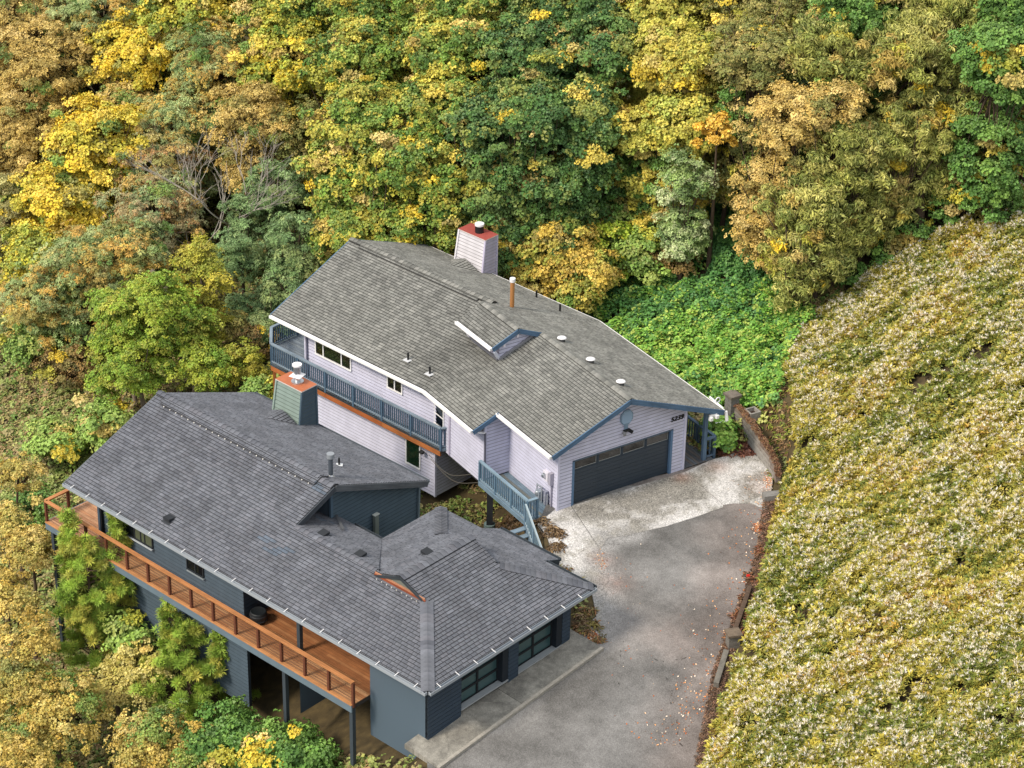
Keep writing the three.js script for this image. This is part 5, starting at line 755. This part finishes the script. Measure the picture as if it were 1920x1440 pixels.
// ---- ground covers
const GOLD = [[9.0,-2.0],[9.75,-4.0],[9.95,-6.51],[9.8,-9.1],[10.78,-12.6],[12.31,-14.13],[14.29,-15.5],[15.73,-16.03],[18.12,-16.8],[21.02,-17.97],[26,-18.6],[26,24],[4.4,24],[4.39,16.89],[5.04,14.26],[6.1,10.33],[6.5,8.97],[7.11,6.53],[7.59,4.85],[8.04,2.73],[8.52,.15]];
const IVY = [[.2,-17.2],[3.31,-13.2],[5.6,-8.4],[8.91,-6.97],[9.59,-9.62],[11.29,-13.18],[10.9,-15.53],[10.3,-17.55],[10,-22],[8.4,-24],[5.5,-23.5],[1.2,-20.5]];
const normalAt = (x, z) => V3(T(x - 0.3, z) - T(x + 0.3, z), 0.6, T(x, z - 0.3) - T(x, z + 0.3)).normalize();
seed = 909;
{ // flowering golden slope: leafy stems with upright white plumes, in streaks up the hill
  const blades = [0, 1].map((k) => spray(9, 0.17, 0.07, { droop: -0.9 + k * 0.5, spread: 0.5, jit: 0.6 })), plume = [spray(6, 0.15, 0.035, { droop: -1.6, spread: 0.35, jit: 0.5, fold: 0.1 }), spray(5, 0.18, 0.03, { droop: -2.2, spread: 0.3, jit: 0.6, fold: 0.1 })];
  const L = [[], []], Pm = [[], []], gold = [0xd0bc54, 0xc4b048, 0xb8ae4c, 0xdccc70, 0xacaa4c].map(leafTone), olive = [0x98a248, 0x869642, 0xa8a850, 0x76883c].map(leafTone), white = [0xfcf6e6, 0xf6ecd4, 0xfffcf4, 0xf0e4c8, 0xfaf2e0].map(C), rust = [0xcaa84c, 0xbc9c48, 0xd0b054].map(C);
  for (let k = 0; k < 190000; k++) {
    const x = rr(4.4, 23), z = rr(-19, 22); if (!inside(GOLD, x, z)) continue; const e = sdist(GOLD, x, z); if (-e < 0.15 + 0.3 * rnd() && z > -4) continue;
    const s = x * 0.62 + z * 0.78, t = x * 0.78 - z * 0.62; // streaks run up and across the hill
    const a = fbm(s * 1.05 + 3, t * 0.36 + 9, 4), b = fbm(x * 0.55 + 11, z * 0.55, 3), c = fbm(x * 2.3, z * 2.3 + 4, 3), d = fbm(x * 0.9 + 40, z * 0.9 + 3, 3); if (d > 0.7 && rnd() < 0.9) continue; if (c < 0.36 && rnd() < 0.8) continue; const f4 = vnoise(x * 5.2, z * 5.2); if (f4 < 0.3 && rnd() < 0.8) continue;
    const bump = 0.5 * (a - 0.35) + 0.55 * (c - 0.4) + 0.2 * f4, y = T(x, z) + Math.max(0.02, 0.12 + bump * rr(0.6, 1.1)), n = normalAt(x, z).lerp(UP, 0.35).add(V3(rr(-.5, .5), 0, rr(-.5, .5))).normalize();
    const green = smooth(0.42, 0.64, b * 0.6 + (1 - a) * 0.4 + rr(-.12, .12)) * .85, pal = b < 0.33 && rnd() < .25 ? rust : rnd() < green ? olive : gold;
    L[k & 1].push([V3(x, y, z), n, rr(0.75, 1.25), pal[Math.floor(rnd() * pal.length)].clone().multiplyScalar(rr(0.52, 1.05))]);
    if (rnd() < smooth(0.4, 0.62, a * 0.6 + c * 0.4) * 0.6 + 0.08) Pm[k >> 1 & 1].push([V3(x + rr(-.06, .06), y + 0.1, z + rr(-.06, .06)), n, rr(0.5, 0.85), white[Math.floor(rnd() * white.length)].clone().multiplyScalar(rr(0.8, 1.05))]);
  }
  const g = new THREE.Group(); g.name = 'flowering_groundcover'; tag(g, 'golden knotweed-like ground cover with white plumes over the whole right slope', 'ground cover', null, 'stuff'); scene.add(g);
  L.forEach((l, i) => instanced('leaves', blades[i], leafMat, l, g)); Pm.forEach((l, i) => instanced('flower_plumes', plume[i], new THREE.MeshStandardMaterial({ roughness: 0.9 }), l, g));
}
{ // ivy on the slope behind, brambles and undergrowth elsewhere
  const iv = [[], []], un = [[], []], mixed = [0x8a9450, 0x9caa5c, 0x7a9448, 0x94845a, 0xac9a64, 0xa07c5c, 0x6c9044, 0xb0b464].map(leafTone);
  for (let k = 0; k < 58000; k++) {
    const x = rr(0, 12), z = rr(-24, -6), e = sdist(IVY, x, z); if (e > 0.5 * rnd() || inHouse(x, z) || inside(GOLD, x, z)) continue;
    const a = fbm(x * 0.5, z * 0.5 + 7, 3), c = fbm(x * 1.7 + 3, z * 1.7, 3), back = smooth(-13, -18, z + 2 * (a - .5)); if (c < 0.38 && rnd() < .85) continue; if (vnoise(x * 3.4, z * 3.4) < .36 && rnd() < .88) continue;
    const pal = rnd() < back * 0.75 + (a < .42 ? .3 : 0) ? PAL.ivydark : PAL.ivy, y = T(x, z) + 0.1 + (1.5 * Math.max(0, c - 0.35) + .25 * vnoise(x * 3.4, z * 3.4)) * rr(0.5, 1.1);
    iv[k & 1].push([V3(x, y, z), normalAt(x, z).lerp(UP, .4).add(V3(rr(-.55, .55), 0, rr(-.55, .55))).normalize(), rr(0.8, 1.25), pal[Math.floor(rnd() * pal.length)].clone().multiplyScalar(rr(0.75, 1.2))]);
  }
  for (let k = 0; k < 190000; k++) {
    const x = rr(-31, 13), z = rr(-40, 22); if (inHouse(x, z) || inside(GOLD, x, z) || inside(IVY, x, z) || sdist(DRIVE, x, z) < 0.35 || rnd() < (z < -28 ? .5 : 0)) continue;
    const a = fbm(x * 0.6 + 9, z * 0.6, 3), c = fbm(x * 1.6, z * 1.6 + 30, 3); if (c < 0.3 && rnd() < .8) continue; if (sdist(DRIVE, x, z) < 3 && x < 3 && (z > -2) && rnd() < .8) continue; if (x > 6.4 && z > -9 && rnd() < 0.9) continue;
    const y = T(x, z) + 0.08 + 0.9 * Math.max(0, c - 0.38) * rr(.4, 1.1), i = Math.min(7, Math.floor(clamp(a * 1.6 - .3 + rr(-.3, .3)) * 8));
    un[k & 1].push([V3(x, y, z), normalAt(x, z).lerp(UP, .4).add(V3(rr(-.6, .6), 0, rr(-.6, .6))).normalize(), rr(0.8, 1.3), mixed[i].clone().multiplyScalar(rr(0.7, 1.2))]);
  }
  for (let k = 0; k < 5000; k++) { const x = rr(-7.5, -0.6), z = rr(-9.5, 2.6), q = K.inv(V3(x, 0, z)); if (q[1] < 4.7 || sdist(DRIVE, x, z) < .5) continue; const c = fbm(x * 1.6, z * 1.6 + 30, 3); if (c < .4) continue; un[k & 1].push([V3(x, T(x, z) + .05 + .4 * (c - .4), z), V3(rr(-.6, .6), 1, rr(-.6, .6)).normalize(), rr(.6, 1), (z < -4 ? mixed[Math.floor(rnd() * 8)] : C([0x5c4630, 0x4c3c2a, 0x6a5436, 0x54583a][k & 3])).clone().multiplyScalar(rr(.7, 1.1))]); }  // gap under the lilac house: brown litter coloured darker to paint in its shade
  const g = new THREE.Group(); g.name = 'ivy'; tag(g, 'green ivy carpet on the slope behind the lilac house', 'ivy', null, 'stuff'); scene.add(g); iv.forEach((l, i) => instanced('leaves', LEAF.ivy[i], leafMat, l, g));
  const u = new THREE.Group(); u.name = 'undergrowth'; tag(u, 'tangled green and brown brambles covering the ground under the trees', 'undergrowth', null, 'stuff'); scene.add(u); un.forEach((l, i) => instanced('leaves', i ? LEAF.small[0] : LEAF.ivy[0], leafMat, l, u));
}

// ================================================================ walls, blocks and small things along the driveway
seed = 33;
const stoneM = new THREE.MeshStandardMaterial({ vertexColors: true, roughness: 0.95, map: metre(grit, 1.2) });
{ // retaining wall: concrete blocks in courses under a rust-brown cap of dead moss, ending at a block pillar
  const g = new THREE.Group(); g.name = 'retaining_wall'; tag(g, 'curved concrete block retaining wall with pillar and rusty moss on top', 'wall'); scene.add(g); g.position.set(8.2, 0.1, -5);
  const line = [[7.48,-7.09],[7.8,-6.52],[8.11,-5.57],[8.47,-4.45],[8.76,-3.61],[8.95,-2.95],[9.05,-2.35]], top = [1.05,1.02,.98,.9,.8,.62,.3], c3 = new THREE.CatmullRomCurve3(line.map((p, i) => V3(p[0], top[i], p[1]))), L = c3.getLength(), n = Math.round(L / 0.4);
  for (let j = 0; j < 5; j++) for (let i = 0; i < n; i++) {
    const off = j & 1 ? 0.5 : 0, a = c3.getPointAt(clamp((i + off) / n)), b = c3.getPointAt(clamp((i + 1 + off) / n)); if (a.distanceTo(b) < 0.05) continue; const y0 = 0.08 + j * 0.2, tp = Math.min(a.y, b.y) + 0.1; if (y0 > tp - 0.02) continue;
    const q = new Buf(), hgt = Math.min(0.188, tp - y0), k = rr(0.9, 1.08), moss = clamp((j * 0.2 + 0.3 - (tp - 0.45)) * 1.6) * fbm(i * 0.7, j * 0.6 + 4, 2), col = C(0xbcb8b1).multiplyScalar(k).lerp(C(0x80583a), clamp(moss * 1.3)); a.y = b.y = y0 + hgt / 2 + rr(-.004, .004);
    q.bar(a, b.clone().lerp(a, 0.03), 0.2 + rr(0, .02), hgt, col); const m = new THREE.Mesh(q.geo(g.position), stoneM); m.name = numbered('block'); g.add(m);
  }
  const cap = []; for (let i = 0; i < 620; i++) { const t = rnd(), p = c3.getPointAt(t), d = c3.getTangentAt(t), s = V3(-d.z, 0, d.x), f = rr(-0.17, 0.13), hang = f < -0.1 ? rr(0, .4) * fbm(t * 22, 3, 2) * 1.5 : 0; p.addScaledVector(s, f).add(V3(0, 0.12 - hang, 0)).sub(g.position); cap.push([p, V3(rr(-.6, .6), 1, rr(-.6, .6)).normalize(), rr(.4, .8), C([0x7c5438, 0x8c6446, 0x664834, 0x9a7c58][i & 3]).multiplyScalar(rr(.7, 1.1))]); }
  instanced('moss', LEAF.small[0], leafMat, cap, g).userData.kind = 'stuff';
  const pb = new Buf(); for (let j = 0; j < 7; j++) { const q = new Buf(), c = C(0x9c9a96).multiplyScalar(rr(.9, 1.05)), o = V3(7.42, 0.05 + j * 0.205, -7.0), x = G.u.clone(), z = G.v.clone(); for (const [dx, dz, w, d] of j & 1 ? [[-.22, -.22, .44, .215], [-.22, .005, .44, .215]] : [[-.22, -.22, .215, .44], [.005, -.22, .215, .44]]) q.box(o.clone().addScaledVector(x, dx).addScaledVector(z, dz), x.clone().multiplyScalar(w), V3(0, 0.198, 0), z.clone().multiplyScalar(d), c.clone().multiplyScalar(rr(.93, 1.06))); const m = new THREE.Mesh(q.geo(g.position), stoneM); m.name = numbered('block'); g.add(m); }
  pb.box(V3(7.42, 1.49, -7).addScaledVector(G.u, -.29).addScaledVector(G.v, -.29), G.u.clone().multiplyScalar(.58), V3(0, .1, 0), G.v.clone().multiplyScalar(.58), C(0x8d8378)); const pc = new THREE.Mesh(pb.geo(g.position), stoneM); pc.name = 'pillar_cap'; g.add(pc); shadows(g);
}
{ // low kerb wall with its block pillar along the right edge
  const g = new THREE.Group(); g.name = 'kerb_wall'; g.position.set(6.5, -0.3, 7.5); tag(g, 'low brown kerb wall with stubby block pillar at the driveway edge, lower right', 'wall'); scene.add(g);
  const pts = [[7.34,5.1],[7.1,6.0],[6.84,6.9],[6.56,7.9]]; for (let i = 0; i + 1 < pts.length; i++) for (let k = 0; k < 2; k++) { const a = V3(pts[i][0], 0, pts[i][1]).lerp(V3(pts[i + 1][0], 0, pts[i + 1][1]), k / 2), b = V3(pts[i][0], 0, pts[i][1]).lerp(V3(pts[i + 1][0], 0, pts[i + 1][1]), (k + .97) / 2), q = new Buf(); a.y = driveH(a.z) + .1; b.y = driveH(b.z) + .1; q.bar(a, b, .17, .3, C(0x6e5a4a).multiplyScalar(rr(.85, 1.1))); const m = new THREE.Mesh(q.geo(g.position), stoneM); m.name = numbered('block'); g.add(m); }
  for (let j = 0; j < 3; j++) { const q = new Buf(); q.box(V3(6.2, -.42 + j * .2, 8.35), V3(.42, 0, -.1), V3(0, .19, 0), V3(.1, 0, .4), C(0x9a958c).multiplyScalar(rr(.9, 1.05))); const m = new THREE.Mesh(q.geo(g.position), stoneM); m.name = numbered('block'); g.add(m); }
  const q = new Buf(); q.box(V3(6.13, .18, 8.32), V3(.54, 0, -.13), V3(0, .09, 0), V3(.13, 0, .5), C(0x8a7a68)); const m = new THREE.Mesh(q.geo(g.position), stoneM); m.name = 'pillar_cap'; g.add(m);
  const q2 = new Buf(); q2.bar(V3(6.2, -.42, 8.95), V3(5.7, -.5, 10.9), .2, .42, C(0x8f8a80)); const m2 = new THREE.Mesh(q2.geo(g.position), stoneM); m2.name = numbered('block'); g.add(m2); shadows(g);
}
{ // loose concrete block, planter box, boulders
  const one = (name, label, cat, buf, mat) => { const m = new THREE.Mesh(buf.geo(), mat); m.geometry.computeBoundingBox(); const c = m.geometry.boundingBox.getCenter(V3()); c.y = m.geometry.boundingBox.min.y; m.geometry.translate(-c.x, -c.y, -c.z); m.position.copy(c); m.name = numbered(name); tag(m, label, cat); m.castShadow = m.receiveShadow = true; scene.add(m); return m; };
  const b = new Buf(); b.box(V3(8.3, .02, -1.3), V3(.68, .04, -.1), V3(0, .26, 0), V3(.08, 0, .38), C(0x9d9a95)); one('concrete_block', 'grey concrete block lying at the driveway edge against the flowering slope', 'block', b, stoneM);
  const y = T(8.3, -6.4), g = new THREE.Group(); g.name = 'planter_box'; g.position.set(8.25, y, -6.4); tag(g, 'small square concrete planter box behind the retaining wall', 'planter'); scene.add(g);
  for (const [x, z, w, d] of [[-.26, -.26, .52, .07], [-.26, .19, .52, .07], [-.26, -.19, .07, .38], [.19, -.19, .07, .38]]) { const q = new Buf(); q.box(V3(x, -.1, z), V3(w, 0, 0), V3(0, .52, 0), V3(0, 0, d), C(0xb8b4ac)); const m = new THREE.Mesh(q.geo(), stoneM); m.name = numbered('panel'); g.add(m); }
  const q = new Buf(); q.box(V3(-.19, 0, -.19), V3(.38, 0, 0), V3(0, .26, 0), V3(0, 0, .38), C(0x4a3a30)); const m = new THREE.Mesh(q.geo(), stoneM); m.name = 'soil'; g.add(m); g.rotation.y = .5; shadows(g);
}
// flowering bush by the porch, red blossom and dead grass
tree('porch_bush', 'rounded bright green bush with white blossoms beside the porch post', 'shrub', 'ivy', [[6.75, -5.5, .55, .8, .62], [7.05, -5.05, .4, .5, .42]], { dens: 1.6 });
{
  const fl = (name, label, cat, x, z, y, col, n, s) => { const g = new THREE.Group(), l = []; g.name = numbered(name); g.position.set(x, y, z); tag(g, label, cat); scene.add(g); for (let i = 0; i < n; i++) l.push([V3(gauss() * s, rr(0, s), gauss() * s), V3(rr(-.5, .5), 1, rr(-.5, .5)).normalize(), rr(.35, .6), C(col).multiplyScalar(rr(.85, 1.1))]); instanced('petals', LEAF.small[0], new THREE.MeshStandardMaterial({ roughness: .7 }), l, g); return g; };
  fl('red_flower', 'single red blossom at the right edge of the driveway', 'flower', 7.3, 4.62, T(7.3, 4.62) + .35, 0xe02818, 7, .035);
  const wb = fl('white_blossoms', 'white blossoms dotted over the bush beside the porch post', 'flowers', 6.75, -5.5, T(6.75, -5.5) + .85, 0xfdfdf6, 18, .42); wb.userData.kind = 'stuff'; fl('orange_blossom', 'orange blossom spot on the bush beside the porch post', 'flower', 6.9, -4.98, T(6.9, -5) + .85, 0xd8602c, 4, .04);
  const dead = (label, rows, pal, den) => { const g = new THREE.Group(), l = []; g.name = numbered('dry_weeds'); g.position.set(rows[0][0], T(rows[0][0], rows[0][1]), rows[0][1]); tag(g, label, 'weeds', null, 'stuff'); scene.add(g); for (const [x, z, r, hh] of rows) for (let i = 0; i < r * r * den; i++) { const a = rnd() * 6.283, q = r * Math.sqrt(rnd()), X = x + q * Math.cos(a), Z = z + q * Math.sin(a), inD = inside(DRIVE, X, Z); l.push([V3(X, (inD ? driveH(Z) + .03 : T(X, Z)) + rr(0, hh), Z).sub(g.position), V3(rr(-.8, .8), 1, rr(-.8, .8)).normalize(), rr(.7, 1.2), C(pal[Math.floor(rnd() * pal.length)]).multiplyScalar(rr(.7, 1.15))]); } instanced('stalks', LEAF.willow[0], leafMat, l, g); };
  dead('brown dead grass clump at the foot of the blue stair rail', [[-.15, 1.6, .42, .14], [0, 2.6, .32, .12], [-.6, .9, .25, .1]], [0x8a7050, 0x7a6448, 0x9c8460, 0x6a5640], 330);
  dead('brown and yellow weeds between dark garage corner and driveway', [[1.0, 6.6, .42, .12], [1.1, 7.6, .48, .12], [.7, 4.9, .3, .1], [.2, 4.1, .25, .1], [1.5, 8.3, .25, .08]], [0x80784c, 0xa87c54, 0x86684a, 0x94884c, 0x9c8468], 300);
  dead('brown leaf mulch and twigs between porch bush and retaining wall', [[7.5, -5.7, .7, .1], [7.9, -4.9, .5, .08], [7.0, -6.3, .6, .1], [7.2, -4.75, .35, .06]], [0x7a4a3a, 0x8a5a44, 0x6a4236, 0xa47058], 300);
  dead('olive and dry moss ground behind the retaining wall', [[9.05, -6.0, .75, .06], [9.25, -4.6, .6, .06], [8.8, -7.4, .7, .08], [9.4, -7.6, .7, .08], [9.1, -3.2, .4, .06], [9.6, -5.4, .5, .08]], [0x98a040, 0x84983c, 0x9a7a54, 0x8a6a4a], 260);
  dead('dry leaf litter along the foot of the flowering slope', [[8.4, .9, .35, .1], [8.1, 2.6, .35, .12], [7.65, 4.3, .4, .12], [7.25, 5.7, .35, .12], [6.95, 6.9, .4, .12], [6.6, 8, .35, .1]], [0x7a4c38, 0x92603e, 0xa87a54, 0x6c5238], 330);
}
{ // brown mulch and leaf litter in the strip between driveway and slope
  const l = [], cols = [0x6e5442, 0x7c6048, 0x5e4838, 0x9a7a5c, 0x544538, 0xa8806a].map(C), E = [[8.6,-1.5],[8.4,-.24],[8.17,1.28],[7.91,2.73],[7.47,4.48],[6.95,6.17],[6.63,7.31],[6.24,8.42],[5.81,9.96],[4.86,15.04]];
  for (let i = 0; i + 1 < E.length; i++) { const L = Math.hypot(E[i + 1][0] - E[i][0], E[i + 1][1] - E[i][1]); for (let k = 0; k < L * 190; k++) { const t = rnd(), o = rr(-.16, .42), x = E[i][0] + (E[i + 1][0] - E[i][0]) * t + o, z = E[i][1] + (E[i + 1][1] - E[i][1]) * t; l.push([V3(x, (o < 0 ? driveH(z) + .02 : Math.max(T(x, z), driveH(z)) + .03) + rr(0, .06), z), V3(rr(-.5, .5), 1, rr(-.5, .5)).normalize(), rr(.4, .8), cols[Math.floor(rnd() * 6)].clone().multiplyScalar(rr(.7, 1.1))]); } }
  tag(instanced('leaf_litter', LEAF.small[1], leafMat, l, scene), 'brown leaf litter in the strip along the right driveway edge', 'leaf litter', null, 'stuff');
}
{ // fallen leaves on the driveway
  const l = [], leaf = spray(1, .1, .085, { spread: 0, fold: .2, out: 0 }), cols = [0xd88a4c, 0xe0a46c, 0xc4703c, 0xe8c49c, 0xf4e4d0, 0xb8683c].map(C);
  const put = (x, z, s) => { if (sdist(DRIVE, x, z) < -0.02) l.push([V3(x, driveH(z) + .03, z), V3(rr(-.25, .25), 1, rr(-.25, .25)).normalize(), s, cols[Math.floor(rnd() * cols.length)].clone().multiplyScalar(rr(.8, 1.1))]); };
  for (let i = 0; i < 620; i++) { const z = rr(-3, 14), e = 8.9 - .045 * z * z * (z > 0 ? .4 : .1) - z * .09; put(e - Math.abs(gauss()) * 2.2, z, rr(.6, 1)); }
  for (let i = 0; i < 260; i++) put(8.05 + gauss() * .35, .9 + gauss() * .5, rr(.7, 1.1)); for (let i = 0; i < 160; i++) put(7.35 + gauss() * .22, 5.2 + gauss() * .8, rr(.7, 1.1)); for (let i = 0; i < 60; i++) put(1.75 + gauss() * .35, 3.6 + gauss() * 1, rr(.4, .8)); for (let i = 0; i < 140; i++) put(8.7 + gauss() * .25, -2.6 + gauss() * .8, rr(.6, 1)); for (let i = 0; i < 90; i++) put(rr(1.5, 7), rr(2, 14), rr(.4, .8)); for (let i = 0; i < 160; i++) put(1.3 + gauss() * .3, 8.2 + gauss() * .5, rr(.6, 1));
  const g = instanced('fallen_leaves', leaf, new THREE.MeshStandardMaterial({ roughness: .8 }), l, scene); tag(g, 'orange and pale fallen leaves scattered over the driveway', 'leaves', null, 'stuff');
}
renderer.render(scene, camera);
